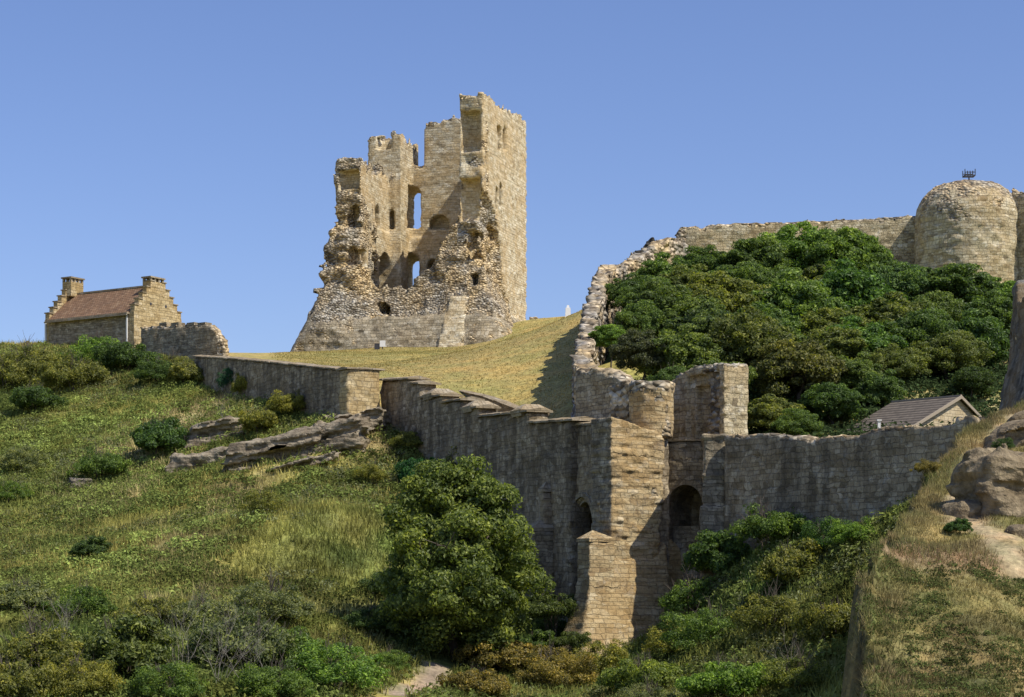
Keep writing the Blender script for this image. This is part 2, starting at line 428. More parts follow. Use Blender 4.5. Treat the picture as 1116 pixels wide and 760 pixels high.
def colfield(x, y, seed=0):
    """base colours of the wild slopes, linear RGB"""
    x = np.asarray(x, float); y = np.asarray(y, float)
    a = fbm(x * .07, y * .055, 0, 41 + seed, 3); b = fbm(x * .12, y * .10, 5, 42 + seed, 3); c = fbm(x * .5, y * .5, 9, 43 + seed, 2)
    g1 = np.array([.160, .165, .042]); g2 = np.array([.225, .200, .060]); g3 = np.array([.25, .20, .11]); g4 = np.array([.07, .11, .028])
    def s(v, lo, hi): return np.clip((v - lo) / (hi - lo), 0, 1)[..., None]
    col = g1 * (1 - s(a, -.15, .25)) + g2 * s(a, -.15, .25)
    col = col * (1 - s(b, .2, .5) * .6) + g3 * s(b, .2, .5) * .6
    col = col * (1 - s(-b, .1, .35) * .8) + g4 * s(-b, .1, .35) * .8
    return col * (1.42 + .9 * c[..., None])

def axis_vals(lo, a, b, hi, step):
    v = list(np.arange(a, b + 1e-6, step)); out = []
    s = step; p = b
    while p < hi: s *= 1.35; p += s; v.append(min(p, hi))
    s = step; p = a; pre = []
    while p > lo: s *= 1.35; p -= s; pre.append(max(p, lo))
    return np.array(pre[::-1] + v)
def gridmesh(name, xs, ys, fz, fc, mat):
    X, Y = np.meshgrid(xs, ys, indexing='xy')
    Z = fz(X, Y); C = fc(X, Y)
    V = np.stack([X, Y, Z], -1).reshape(-1, 3)
    nx, ny = len(xs), len(ys)
    i = np.arange(nx * ny).reshape(ny, nx)
    Q = np.stack([i[:-1, :-1], i[:-1, 1:], i[1:, 1:], i[1:, :-1]], -1).reshape(-1, 4)
    return mesh_np(name, V, Q, mat, {'col': C.reshape(-1, 3)}, None, True)

def ground_mat(name, sc=1.0, bump=.12):
    m, nt = newmat(name)
    at = N(nt, 'ShaderNodeAttribute'); at.attribute_name = 'col'
    tc = N(nt, 'ShaderNodeTexCoord').outputs['Object']
    n1 = noise(nt, tc, 2.2 * sc, 5, .7); n2 = noise(nt, tc, .35 * sc, 3); n3 = noise(nt, mapping(nt, tc, (3, .5, 1)), 1.2 * sc, 4, .7)
    c = mixc(nt, 1, at.outputs['Color'], ramp(nt, n1.outputs[0], [(.3, g(.55)), (.5, g(1)), (.72, g(1.5))]), 'MULTIPLY')
    c = mixc(nt, 1, c, ramp(nt, n2.outputs[0], [(.35, (.82, .9, .85)), (.5, g(1)), (.65, (1.2, 1.08, 1.0))]), 'MULTIPLY')
    c = mixc(nt, 1, c, ramp(nt, n3.outputs[0], [(.3, g(.85)), (.7, g(1.15))]), 'MULTIPLY')
    finish(nt, c, .95, n1.outputs[0], bump, .8)
    return m
M['ground'] = ground_mat('grassy_ground')
M['mound'] = ground_mat('dry_mound_ground', 3.0, .06)

def gcol(X, Y):
    c = colfield(X, Y)
    w = slope_zone(X, Y)[..., None]
    green = np.array([.335, .272, .094]) * (1 + .16 * fbm(X * .12, Y * .08, 0, 61, 3)[..., None]) + np.array([.05, .012, .01]) * np.clip(fbm(X * .2, Y * .1, 4, 62, 3), -.5, 1)[..., None]
    c = c * w + green * (1 - w)
    px = CX + F * X / np.maximum(Y, 5)
    # footpath in the ditch
    pth = np.exp(-((X - _lerp(Y, [60, 70, 78, 84, 95], [-6.5, -4.6, -3.6, -3.2, -1])) / .6) ** 2) * (Y > 72) * (Y < 84)
    c = c * (1 - np.clip(pth * 1.4, 0, 1)[..., None]) + np.array([.32, .24, .17]) * np.clip(pth * 1.4, 0, 1)[..., None]
    return np.clip(c, .01, 1)
def gcol2(X, Y):
    a = fbm(X * .5, Y * .35, 0, 71, 3); b = fbm(X * .35, Y * .5, 3, 72, 3)
    c = np.array([.17, .165, .052]) + np.array([.13, .075, .045]) * np.clip(a * 1.6 + .15, -.4, 1)[..., None]
    c = c * (1 - .62 * np.clip(b * 2.6, 0, 1)[..., None])
    led = np.exp(-((Y - 49.3) / .9) ** 2)[..., None]
    c = c * (1 - led * .8) + np.array([.30, .20, .12]) * led * .8
    # worn earth track up the mound
    tr = np.exp(-((X - _lerp(Y, [48, 53, 56, 60, 64, 68], [14.6, 12.7, 13.0, 14.6, 16.6, 19.0])) / .55) ** 2) * (Y > 50)
    tr2 = np.exp(-((X - 12.95) / .5) ** 2) * (np.abs(Y - 50.0) < 1.6)
    tr = np.clip(np.maximum(tr, tr2) * (1.1 + 1.6 * fbm(X * 1.3, Y * 1.3, 0, 77, 3)), 0, 1)[..., None]
    c = c * (1 - tr) + np.array([.40, .31, .175]) * tr
    st = (X < edge_x(Y) + .05)[..., None]
    return np.clip(np.where(st, np.array([.11, .10, .05]) * (1 + .6 * fbm(X * 2, Y * 2, 3, 9, 2)[..., None]), c), .01, 1)

ground = link('ground', gridmesh('ground', axis_vals(-4000, -62, 48, 4000, .5), axis_vals(-3000, 55, 222, 6000, .5), hgt, gcol, M['ground']))
tag(ground, 'rough grassy castle hill with mown green and wild ditch slopes', None, None, 'structure')
hill = link('hill', gridmesh('hill', np.arange(4, 36, .16), np.arange(28, 84, .16), hmound, gcol2, M['mound']))
tag(hill, 'dry grassy mound with a steep edge near the ditch', None, None, 'structure')

# ---------------------------------------------------------------- foliage
def foliage_mat():
    m, nt = newmat('leaf_foliage')
    oi = N(nt, 'ShaderNodeObjectInfo'); ge = N(nt, 'ShaderNodeNewGeometry')
    at = N(nt, 'ShaderNodeAttribute'); at.attribute_name = 'tone'
    r = ramp(nt, ge.outputs['Random Per Island'], [(0, (.6, .66, .6)), (.45, (1, 1, 1)), (.8, (1.5, 1.4, 1.05)), (1, (2.3, 2.1, 1.3))])
    c = mixc(nt, 1, oi.outputs['Color'], r, 'MULTIPLY')
    c = mixc(nt, 1, c, ramp(nt, at.outputs['Fac'], [(0, (.55, .6, .6)), (.5, g(1)), (1, (1.4, 1.3, 1.0))]), 'MULTIPLY')
    d = N(nt, 'ShaderNodeBsdfPrincipled'); L(nt, c, d.inputs['Base Color']); d.inputs['Roughness'].default_value = .5; d.inputs['Specular IOR Level'].default_value = .3
    t = N(nt, 'ShaderNodeBsdfTranslucent'); L(nt, mixc(nt, 1, c, (1.2, 1.3, .5), 'MULTIPLY'), t.inputs[0])
    mx = N(nt, 'ShaderNodeMixShader'); mx.inputs[0].default_value = .42
    L(nt, d.outputs[0], mx.inputs[1]); L(nt, t.outputs[0], mx.inputs[2])
    o = N(nt, 'ShaderNodeOutputMaterial'); L(nt, mx.outputs[0], o.inputs[0])
    return m
M['leaf'] = foliage_mat()
def attr_leaf():
    m, nt = newmat('meadow_plants')
    at = N(nt, 'ShaderNodeAttribute'); at.attribute_name = 'col'
    ge = N(nt, 'ShaderNodeNewGeometry')
    c = mixc(nt, 1, at.outputs['Color'], ramp(nt, ge.outputs['Random Per Island'], [(0, g(.65)), (.5, g(1)), (1, g(1.5))]), 'MULTIPLY')
    d = N(nt, 'ShaderNodeBsdfDiffuse'); L(nt, c, d.inputs[0])
    t = N(nt, 'ShaderNodeBsdfTranslucent'); L(nt, c, t.inputs[0])
    mx = N(nt, 'ShaderNodeMixShader'); mx.inputs[0].default_value = .3
    L(nt, d.outputs[0], mx.inputs[1]); L(nt, t.outputs[0], mx.inputs[2])
    o = N(nt, 'ShaderNodeOutputMaterial'); L(nt, mx.outputs[0], o.inputs[0])
    return m
M['meadow'] = attr_leaf()
m_, nt_ = newmat('bark')
_tc = N(nt_, 'ShaderNodeTexCoord').outputs['Object']; _n = noise(nt_, mapping(nt_, _tc, (1, 1, .25)), 9, 4)
finish(nt_, ramp(nt_, _n.outputs[0], [(.3, (.05, .04, .03)), (.7, (.17, .14, .11))]), .95, _n.outputs[0], .03); M['bark'] = m_
m_, nt_ = newmat('dry_twigs')
_tc = N(nt_, 'ShaderNodeTexCoord').outputs['Object']; _n = noise(nt_, _tc, 4, 3)
finish(nt_, ramp(nt_, _n.outputs[0], [(.3, (.16, .14, .11)), (.7, (.32, .29, .24))]), .95); M['twig'] = m_

def unit(v): return v / (np.linalg.norm(v, axis=-1, keepdims=True) + 1e-9)
def leaves(C, Nn, size, rng, aspect=.55, flat=.5):
    """C centres (n,3), Nn outward dirs -> diamonds"""
    n = len(C)
    nn = unit(Nn + rng.normal(0, flat, (n, 3)))
    a = unit(np.cross(nn, rng.normal(0, 1, (n, 3)))); b = np.cross(nn, a)
    s = size * rng.uniform(.6, 1.35, (n, 1))
    V = np.stack([C - a * s, C - b * s * aspect + nn * s * .15, C + a * s - nn * s * .2, C + b * s * aspect + nn * s * .15], 1).reshape(-1, 3)
    return V, np.arange(4 * n).reshape(n, 4)
def crown_mesh(name, seed, nleaf=20000, nclump=75, leaf=.045, flat_bottom=.35, lob=.30, asp=(1, 1, 1), cs=(.15, .27), taper=0.0):
    """crown of unit radius made of leaf clumps, centre at origin"""
    rng = np.random.default_rng(seed)
    d = unit(rng.normal(0, 1, (nclump, 3)))
    d[:, 2] = np.where(d[:, 2] < -flat_bottom, -d[:, 2] * .6, d[:, 2]); d = unit(d)
    lobes = 1 + lob * fbm(d[:, 0] * 1.6, d[:, 1] * 1.6, d[:, 2] * 1.6, seed, 2)
    rr = rng.uniform(.42, .90, nclump) * lobes
    cc = d * rr[:, None] * np.array(asp); cr = rng.uniform(cs[0], cs[1], nclump)
    cc[:, :2] *= (1 - taper * cc[:, 2:])
    k = rng.integers(0, nclump, nleaf)
    dd = unit(rng.normal(0, 1, (nleaf, 3)) + d[k] * .7 + np.array([0, 0, .35]))
    C = cc[k] + dd * (cr[k] * rng.uniform(.5, 1.25, nleaf))[:, None] * np.array([1.15, 1.15, .8])
    V, Q = leaves(C, dd, leaf, rng)
    tone = np.repeat(np.clip(.5 + rng.normal(0, .22, nclump)[k], 0, 1), 4)
    return mesh_np(name, V, Q, M['leaf'], {'tone': tone})
def branches(name, seed, height, r0, levels=3, spread=.5, mat='bark', nmain=1, droop=0, sides=5, split=(2, 4), lean=(0, 0)):
    rng = random.Random(seed); V = []; Q = []
    def tube(pts, rs):
        b = len(V)
        for i, (p, r) in enumerate(zip(pts, rs)):
            t = np.array(pts[min(i + 1, len(pts) - 1)]) - np.array(pts[max(i - 1, 0)]); t = t / (np.linalg.norm(t) + 1e-9)
            u = np.cross(t, [.3, .9, .1]); u /= np.linalg.norm(u) + 1e-9; w = np.cross(t, u)
            for k in range(sides):
                a = 2 * math.pi * k / sides; V.append(np.array(p) + (u * math.cos(a) + w * math.sin(a)) * r)
        for i in range(len(pts) - 1):
            for k in range(sides):
                k2 = (k + 1) % sides
                Q.append((b + i * sides + k, b + i * sides + k2, b + (i + 1) * sides + k2, b + (i + 1) * sides + k))
    def grow(p, d, l, r, lev):
        pts = [p]; rs = [r]; dd = np.array(d, float)
        for i in range(4):
            dd = dd + np.array([rng.gauss(0, .16), rng.gauss(0, .16), rng.gauss(0, .08) + .05 - droop]); dd /= np.linalg.norm(dd)
            pts.append(pts[-1] + dd * l / 4); rs.append(r * (1 - .13 * (i + 1)))
        tube(pts, rs)
        if lev > 0:
            for j in range(rng.randint(*split)):
                t = rng.uniform(.45, 1); i = min(int(t * 4), 3); q_ = pts[i] + (pts[i + 1] - pts[i]) * (t * 4 - i)
                nd = dd + np.array([rng.gauss(0, spread), rng.gauss(0, spread), rng.gauss(0, spread * .5) + .1]); nd /= np.linalg.norm(nd)
                grow(q_, nd, l * rng.uniform(.55, .8), r * .52, lev - 1)
    for i in range(nmain):
        d = np.array([rng.gauss(0, .28) * (nmain > 1) + lean[0], rng.gauss(0, .28) * (nmain > 1) + lean[1], 1.0]); d /= np.linalg.norm(d)
        grow(np.array([rng.gauss(0, .12) * (nmain > 1), rng.gauss(0, .12) * (nmain > 1), 0.0]), d, height, r0, levels)
    return mesh_np(name, np.array(V), np.array(Q), M[mat], smooth=True)

CROWN = [crown_mesh('crown', 100 + i, 32000, 170, .033 + .005 * (i % 3), lob=.5, cs=(.09, .20), asp=(1, 1, [.95, 1.1, .85, 1.0, .9][i])) for i in range(5)]
BUSH = [crown_mesh('foliage', 200 + i, 17000, 110, [.034, .042, .030, .048][i], .15, .55, (1.1, 1.1, .78), (.10, .24)) for i in range(4)]
LIGHTB = [crown_mesh('foliage', 300 + i, 7500, 90, .034, .1, .5, (1.05, 1.05, .85), (.10, .22)) for i in range(2)]
TRUNK = [branches('trunk', 400 + i, 1.0, .07, 3, .5) for i in range(3)]
STEM = [branches('stem', 410 + i, .62, .022, 2, .5, nmain=5) for i in range(2)]

def tree(name, label, px, py, rpx, Y, col, k, group=None, sq=1.0, wide=1.0, trunk=True):
    """tree whose crown is centred at pixel px,py, rpx pixels in radius"""
    R = rpx / F * Y; c = P(px, py, Y)
    gz = float(hgt(c[0], c[1])); H = max(c[2] - gz, R * .5)
    t = thing(name, label, 'tree', (c[0], c[1], gz), random.uniform(0, 6.28), group)
    cr = link('crown', CROWN[k % 5], t, (0, 0, H)); cr.scale = (R * wide, R * wide, R * sq); cr.color = (*col, 1)
    tr = link('trunk', TRUNK[k % 3], t); tr.scale = (R * .9, R * .9, H * .8)
    return t
def hit(px, py, hf=None, Y0=56.0, Y1=215.0):
    """distance at which the view ray of a pixel meets the ground"""
    hf = hf or hgt
    Ys = np.arange(Y0, Y1, .4); z = hf((px - CX) / F * Ys, Ys); r = (HZ - py) / F * Ys
    k = np.argmax(z >= r)
    return float(Ys[k]) if (z >= r).any() else None
def bush(name, label, px, py, rpx, Y, col, k, group=None, sq=1.0, light=False, wide=1.0, cat='bush', sink=.12, fixed=False):
    hf = hmound if Y < 60.5 and px > 950 else hgt
    if not fixed:
        Yh = hit(px, py + .5 * rpx, hf, 38.0 if hf is hmound else 56.0)
        if Yh and abs(Yh - Y) < 40: Y = Yh
    R = rpx / F * Y; c = P(px, py, Y); gz = float(hf(c[0], c[1]))
    t = thing(name, label, cat, (c[0], c[1], gz), random.uniform(0, 6.28), group)
    B = LIGHTB if light else BUSH
    H = (c[2] - gz) if fixed else .32 * R
    cr = link('foliage', B[k % len(B)], t, (0, 0, H)); cr.scale = (R * wide, R * wide, R * sq); cr.color = (*col, 1)
    if 'ivy' in label and fixed: return t
    st = link('stem', STEM[k % 2], t, (0, 0, -.1)); st.scale = (R * .9, R * .9, max(.2, R * .9 + max(H, 0)))
    return t
# ================================================================ CASTLE KEEP
K = Frame(527, 207, ang=math.radians(-17.5))      # local x: negative to the far left corner, y away, front right corner at the origin
kx, kz = K.s, K.z
LX = -17.5
def seg_top(X, tab): return np.interp(X, [a for a, b in tab], [b for a, b in tab])
front_top = sorted((kx(a, 1.5), kz(a, b + 6, 1.5)) for a, b in ((397, 318), (405, 317), (420, 327), (432, 326), (442, 320), (455, 301), (470, 287), (482, 264), (492, 243), (497, 232)))
def op(cls, plane, u0, u1, z0, z1, depth, at=None, narrow=1.0, sill=None):
    return dict(cls=cls, pl=plane, u0=u0, u1=u1, z0=z0, z1=z1, d=depth, at=at, nar=narrow)
def opY(px0, px1, y0, y1, V, depth, back=None, nar=1.0):
    """opening in a plane y=V facing the camera"""
    return dict(pl='y', u0=kx(px0, V), u1=kx(px1, V), z1=kz((px0 + px1) / 2, y0, V), z0=kz((px0 + px1) / 2, y1, V), at=V, d=depth, nar=nar)
def opX(px0, px1, y0, y1, X, depth, nar=1.0):
    return dict(pl='x', u0=K.t(px0, X), u1=K.t(px1, X), z1=K.zt((px0 + px1) / 2, y0, X), z0=K.zt((px0 + px1) / 2, y1, X), at=X, d=depth, nar=nar)
BW = 13.4
OPS = [opY(440, 458.5, 203, 249, BW, 3.2, nar=.55), opY(438, 457.5, 277, 319, BW, 3.2, nar=.5), opY(467, 489, 234, 250, BW, 1.5), opY(466, 480, 283, 300, BW, 1.4),
       opY(378.5, 388.5, 224, 244, 0, 2.2), opY(381, 393, 268, 288, 0, 1.8), opY(413, 424, 331, 343, -.6, 2.5), opY(423.5, 429.5, 228, 250, 10, 1.6),
       opY(507.5, 519, 250, 280, 0, 2.3), opY(515, 521, 300, 312, 0, 1.4),
       opX(409.5, 414, 224, 248, -15, -1.5), opX(411, 423, 276, 321, -15, -2.0),
       opX(542.5, 546.3, 137, 163, 0, -1.6), opX(549, 552.6, 138, 163, 0, -1.6), opX(540, 542.8, 204, 228, 0, -1.4), opX(544.6, 547.2, 199, 226, 0, -1.4), opX(533, 540, 247, 258, -.5, -1.4)]
REC = [(kx(499, 0), kx(522.5, 0), kz(510, 165, 0), kz(510, 120, 0), -1, 1.9), (kx(498, 0), kx(523, 0), kz(510, 240, 0), kz(510, 194, 0), -1, 1.6),
       (kx(369, 0), kx(392, 0), kz(380, 206, 0), kz(380, 185, 0), -1, 1.3), (kx(408, 10), kx(427, 10), kz(418, 163, 10), kz(418, 149, 10), 9, 11.4)]
LEDGE = 41.0
def op_sdf(o, X, V, z):
    if o['pl'] == 'y':
        s = V - o['at']; sg = 1; u = X
    else:
        s = -(X - o['at']); u = V
        if o['d'] < 0 and o['at'] < -10: s = -(X - o['at'])
    dep = abs(o['d'])
    uc = (o['u0'] + o['u1']) / 2; r = abs(o['u1'] - o['u0']) / 2
    t = np.clip((s + .2) / dep, 0, 1)
    k = 1 - (1 - o['nar']) * t
    r = r * k
    zs = o['z1'] - abs(o['u1'] - o['u0']) / 2
    rect = np.maximum(np.abs(u - uc) - r, np.maximum(o['z0'] - z, z - zs)); circ = np.maximum(np.hypot(u - uc, z - zs) - r, o['z0'] - z)
    d2 = np.minimum(rect, circ)
    return np.maximum(d2, np.maximum(-.9 - s, s - dep))
RX0, RX1 = kx(485, -3), kx(503, -3)
def rib_sdf(X, V, z):
    return box_sdf(X, V, z, RX0 - .12 * (31 - z), RX1 + .05 * (31 - z), -3.9 + .42 * (z - 25.5), 1, 20, 31.4)
def keep_fn(X, V, z):
    led = np.where(z < LEDGE, .35, 0.)
    # ashlar box walls
    outer = box_sdf(X, V, z, LX, 0, 0, 16, 10, 60)
    # pilaster strips on the right and rear faces
    inner = box_sdf(X, V, z, -15 + led, -2.7 - led, -4, BW - led, -50, 90)
    shell = np.maximum(outer, -inner)
    fl = box_sdf(X, V, z, LX, -14, 0, 3.4, 10, 60); fr = box_sdf(X, V, z, -3.2, 0, 0, 2.6, 10, 60)
    ft = box_sdf(X, V, z, LX + 1, -1, 0, 3.0, 10, 60); tur = box_sdf(X, V, z, LX, -13.4, 10, 15.6, 10, 60)
    core = np.minimum(np.minimum(shell, fl), np.minimum(fr, np.minimum(ft, tur)))
    bl = blocks(X + V * .73, z, .55, .28)
    # tops
    n1 = near(np.abs(core) < 2.5, lambda a, b, c: fbm(a * .8, b * .8, c * .8, 3, 2), X, V, z)
    fx = seg_top(X, front_top)
    topL = np.full(np.shape(X), 47.5)
    topR = 53.4 + .09 * V + np.where((V > 3) & (V < 6), -.1, 0) - np.where(V > 6, .35, 0)
    topB = np.interp(X, [-17.5, -13.5, -13.4, -11.85, -11.75, -9, -8.8, -2.7], [52.4, 52.6, 49.3, 49.2, 54.2, 54.5, 54.4, 54.4])
    top = np.where(X > -3.2, topR, np.where(V > 10, np.where(X < -13.4, 52.3, topB), np.where(X < -14, topL, fx)))
    top = np.where((V <= 3.4) & (X >= -14) & (X < -3.2), fx, top)
    top = np.where((V > 3.4) & (V <= 10) & (X < -14), 47.0 + (V > 7) * .6, top)
    n3 = near(np.abs(z - top) < 1.6, lambda a, b, c: fbm(a * 1.6, b * 1.6, c * .8, 43, 2), X, V, z)
    mask = z - top + n1 * .45 + n3 * .6
    # front block: breaks back below, rough edges
    mask = np.maximum(mask, np.where((V < 3.2) & (X > -14.2) & (X < -2.9), z - fx - .4 * n1, -9))
    # eroded outer skin: front faces and the lower near part of the right wall
    vb = np.interp(z, [24, 30, 34, 38, 41, 43, 60], [12.5, 9.5, 7.2, 6.4, 4.6, 1.6, .8])
    ero = np.clip((vb - V) / 1.2, 0, 1) * np.where(z < 43, 1.0, .35)
    m_r = X + ero * (.75 + .35 * n1)
    m_r = np.where(V < vb, m_r, -9)
    rag = np.interp(z, [24, 33, 40, 48, 60], [.2, .3, .55, .5, .35])
    rag = np.where(X < -13.8, np.interp(z, [24, 40, 41, 60], [.3, .3, .02, .02]), rag)
    m_f = -(V - rag * (.8 + .9 * n1))
    m_f = np.where(V < 3.4, m_f, -9)
    m_l = -9.0
    mask = np.maximum(np.maximum(mask, m_r), np.maximum(m_f, m_l))
    for x0, x1, z0, z1, v0, v1 in REC:
        r = (x1 - x0) / 2; cxr = (x0 + x1) / 2
        cyl = np.maximum(np.hypot(X - cxr, (V - max(v0, 0)) * r / (v1 - max(v0, 0))) - r, np.maximum(z0 - z, z - z1))
        core = np.maximum(core, -cyl)
    d = np.maximum(core, mask)
    # rubble skirts: spread of fallen core round the foot
    dx = np.maximum(np.maximum(LX - X, X), 0); dy = np.maximum(-V, 0)
    dl = np.maximum(LX - X, 0); dr = np.maximum(X, 0)
    zb = np.interp(X, [-23, -17, -12, -8, -4, 0, 4], [37.3, 36.4, 33.4, 32.4, 34.3, 34.8, 33.5])
    dist = np.hypot(np.hypot(dl * .95, dr * .75), dy)
    sk = z - (zb - 2.15 * dist - .30 * np.maximum(V, 0) - 1.0 * (dist > .01) + 1.1 * n1)
    sk = np.maximum(sk, np.maximum(-V - 3.2, V - np.where(X < -8, 6, 15.0))) 
    sk = np.where((X > -14.6) & (X < -2.6) & (V > 2.6), np.maximum(sk, z - (29.0 - .3 * (V - 2.6) + 3 * np.exp(-(V - 2.6) / 2.5))), sk)
    pr_ = np.interp(z, [24, 26, 29, 31, 34.7, 38.8, 41.2, 42], [5.5, 4.6, 3.0, 2.0, 1.4, .75, .05, -1])
    sL = np.maximum(np.maximum(LX - X - pr_, X + 14.4), np.maximum(-V - np.minimum(pr_ * .55, 1.4), V - 5)) * .8 + .25 * n1
    sk = np.minimum(sk, np.maximum(sL, z - 41.6))
    # coursed footing along the front
    foot = np.maximum(box_sdf(X, V, z, -19.5, .8, -3.3 + .35 * (z - 26), 4, 10, 29.4), -9) + .15 * n1
    foot2 = box_sdf(X, V, z, -5, 1.9 - .45 * (z - 27), -2.2 + .5 * (z - 27), 13, 10, 30.6) + .1 * n1
    d2 = np.minimum(sk, 9)
    allr = np.minimum(d, d2)
    for o in OPS: allr = np.maximum(allr, -op_sdf(o, X, V, z))
    rib = rib_sdf(X, V, z) + .1 * n1
    rub = ((mask > core - .1) | (d2 < d)).astype(float)
    rub = np.where((d2 < d) & (z < 29.2 + n1 * 2.2) & (X < 3), .47, rub)
    rub = np.where((V < 1.2) & (V > -.6) & (X > -3.3) & (z > 43), .45, rub)
    fm = np.minimum(foot, foot2)
    rub = np.where(fm < allr, .25, rub)
    allr = np.minimum(allr, fm)
    rub = np.where(rib < allr, 0, rub)
    allr = np.minimum(allr, rib)
    nm = np.abs(allr) < .9
    lump = near(nm & (rub > .5), lambda a, b, c: .8 * rubn(a, b, c, .6, 5) + .55 * rubn(a, b, c, 2.0, 6), X, V, z)
    flat = near(nm & (rub <= .5), lambda a, b, c: .05 * fbm(a * 1.2, b * 1.2, c * 1.2, 9, 2), X, V, z) + bl * .04 + near(nm & (rub <= .5) & (z < 31.5), lambda a, b, c: .22 * fbm(a * .9, b * .9, c * 1.6, 19, 3) + .5 * rubn(a, b, c, .6, 25), X, V, z)
    allr = allr - np.where(rub > .5, lump, flat)
    return allr, rub
def inop(C):
    r = np.zeros(len(C), bool)
    for o in OPS: r |= op_sdf(o, C[:, 0], C[:, 1], C[:, 2]) < .14
    return r
def keep_part(C, n):
    X, V, z = C.T
    c = np.zeros(len(C), int)                                  # wall on the left
    c[(V > BW - 1.2)] = 1                                         # rear wall
    c[(V >= 9.7) & (X < -13.1)] = 2                               # corner turret
    c[(X > -3.6) & (V <= BW + 3)] = 3                             # right wall
    c[(X < -13.8) & (V < 3.6)] = 4
    sk = (z < np.interp(X, [-23, -17.5, -14, -13.9, -8, -3, 0, 4], [60, 37.5, 35.5, 60, 60, 60, 36, 33])) & (V < 4) & (X < -3.3)
    c[sk] = 5
    c[(z < 30.5) & (V < 9)] = 5; c[(z < 35) & (V < 3) & (X > -3.6)] = 5; c[X > .25] = 5; c[X < LX - .4] = 5; c[V < -.7] = 5
    c[(rib_sdf(X, V, z) < .13) & (V < .6)] = 6 + len(OPS)
    for i, o in enumerate(OPS):
        m = op_sdf(o, X, V, z) < .14; c[m] = 6 + i
    return c
keep = thing('castle_keep', 'ruined square sandstone keep, tallest building, on the mown green hilltop', 'castle keep', K.loc, K.a)
sdf_mesh('keep', keep_fn, (-24, -5, 23.5), (4, 17, 56), .24, M['keep'], keep, partfn=keep_part,
         names=['side_wall', 'rear_wall', 'corner_turret', 'tall_wall', 'front_pier', 'rubble_base'] + ['window'] * len(OPS) + ['buttress_stub'])
for c in keep.children:
    if c.name.startswith('rubble_base'): c.data.materials[0] = M['keepbase']; c['label'] = 'sloping spread of fallen grey rubble at the foot of the keep'

# ================================================================ generic ruined wall
def wall(name, fr, L_, top, th, z0, mat, parent=None, h=.18, rag=.15, ops=(), rub_end=(0, 0), bw=.45, bh=.24, base_batter=0, rubtop=.35, t0=0.0, s0=0.0, lump=.45, seed=1, part=None, names=None, smooth=True, rough=.04):
    """top: (s array, z array) or number"""
    if not isinstance(top, tuple): top = (np.array([0, L_]), np.array([top, top], float))
    zmax = float(np.max(top[1]))
    def fn(X, V, z):
        tp = np.interp(X, top[0], top[1])
        bt = base_batter * np.maximum(0, (z0 + 3 - z))
        core = box_sdf(X, V, z, s0, L_, t0 - bt, t0 + th, z0 - 3, zmax + 3)
        m = np.abs(core) < 1.6
        n1 = near(m, lambda a, b, c: fbm(a * 1.3, b * 1.3, c * 1.3, seed, 3), X, V, z)
        mask = z - tp + rag * 2 * n1
        rb = mask + rubtop
        if rub_end[1]: mask = np.maximum(mask, X - (L_ - rub_end[1] * (.5 + .8 * n1 + .1 * (z - z0)))); rb = np.maximum(rb, X - (L_ - rub_end[1] - .4))
        if rub_end[0]: mask = np.maximum(mask, (s0 + rub_end[0] * (.5 + .8 * n1)) - X); rb = np.maximum(rb, (s0 + rub_end[0] + .3) - X)
        d = np.maximum(core, mask)
        rub = (rb > 0).astype(float) * (rag > .03)
        for o in ops: d = np.maximum(d, -np.maximum(arch_sdf(X, z, *o[:4]), np.maximum(-1 - (V - t0), (V - t0) - o[4])))
        nm = np.abs(d) < .6
        lp = near(nm & (rub > .5), lambda a, b, c: rubn(a, b, c, lump, seed), X, V, z)
        fl = near(nm & (rub <= .5), lambda a, b, c: rough * 1.3 * fbm(a * 1.5, b * 1.5, c * 1.5, seed + 4, 2), X, V, z) + blocks(X + V * .73, z, bw, bh, seed) * rough * .9
        return d - np.where(rub > .5, lp, fl), rub
    loc, rz = (fr.loc, fr.a) if parent is None else ((0, 0, 0), 0)
    zlo = z0
    return sdf_mesh(name, fn, (s0 - .5, t0 - .6 - base_batter * 4, zlo), (L_ + .5, t0 + th + .5, zmax + .6), h, mat, parent, loc, rz, part, names, smooth=smooth)

def coping(fr, s0, s1, z0, z1, th, parent, thick=.22, over=.12, t0=0.0, mat='cope', name='coping', peak=.12):
    """gabled coping stones from s0,z0 to s1,z1"""
    n = max(1, int((s1 - s0) / .9)); V = []; Q = []
    rr = random.Random(int(s0 * 100))
    for i in range(n):
        a = s0 + (s1 - s0) * i / n + .012; b = s0 + (s1 - s0) * (i + 1) / n - .012
        za = z0 + (z1 - z0) * i / n + rr.uniform(-.025, .025); zb = z0 + (z1 - z0) * (i + 1) / n + rr.uniform(-.025, .025)
        o = rr.uniform(-.03, .03)
        sec = [(t0 - over + o, 0), (t0 - over + o, thick * .55), (t0 + th / 2, thick + peak), (t0 + th + over + o, thick * .55), (t0 + th + over + o, 0)]
        k = len(V)
        for s_, zz in ((a, za), (b, zb)):
            for t, dz in sec: V.append((s_, t, zz + dz))
        for j in range(5):
            j2 = (j + 1) % 5; Q.append((k + j2, k + j, k + 5 + j, k + 5 + j2))
        Q.append((k + 0, k + 1, k + 3, k + 4)); Q.append((k + 1, k + 2, k + 3, k + 3))
        Q.append((k + 9, k + 8, k + 6, k + 5)); Q.append((k + 8, k + 7, k + 6, k + 6))
    Q = [q_ if len(set(q_)) == 4 else q_ for q_ in Q]
    return poly_mesh(name, V, Q, M[mat], parent)
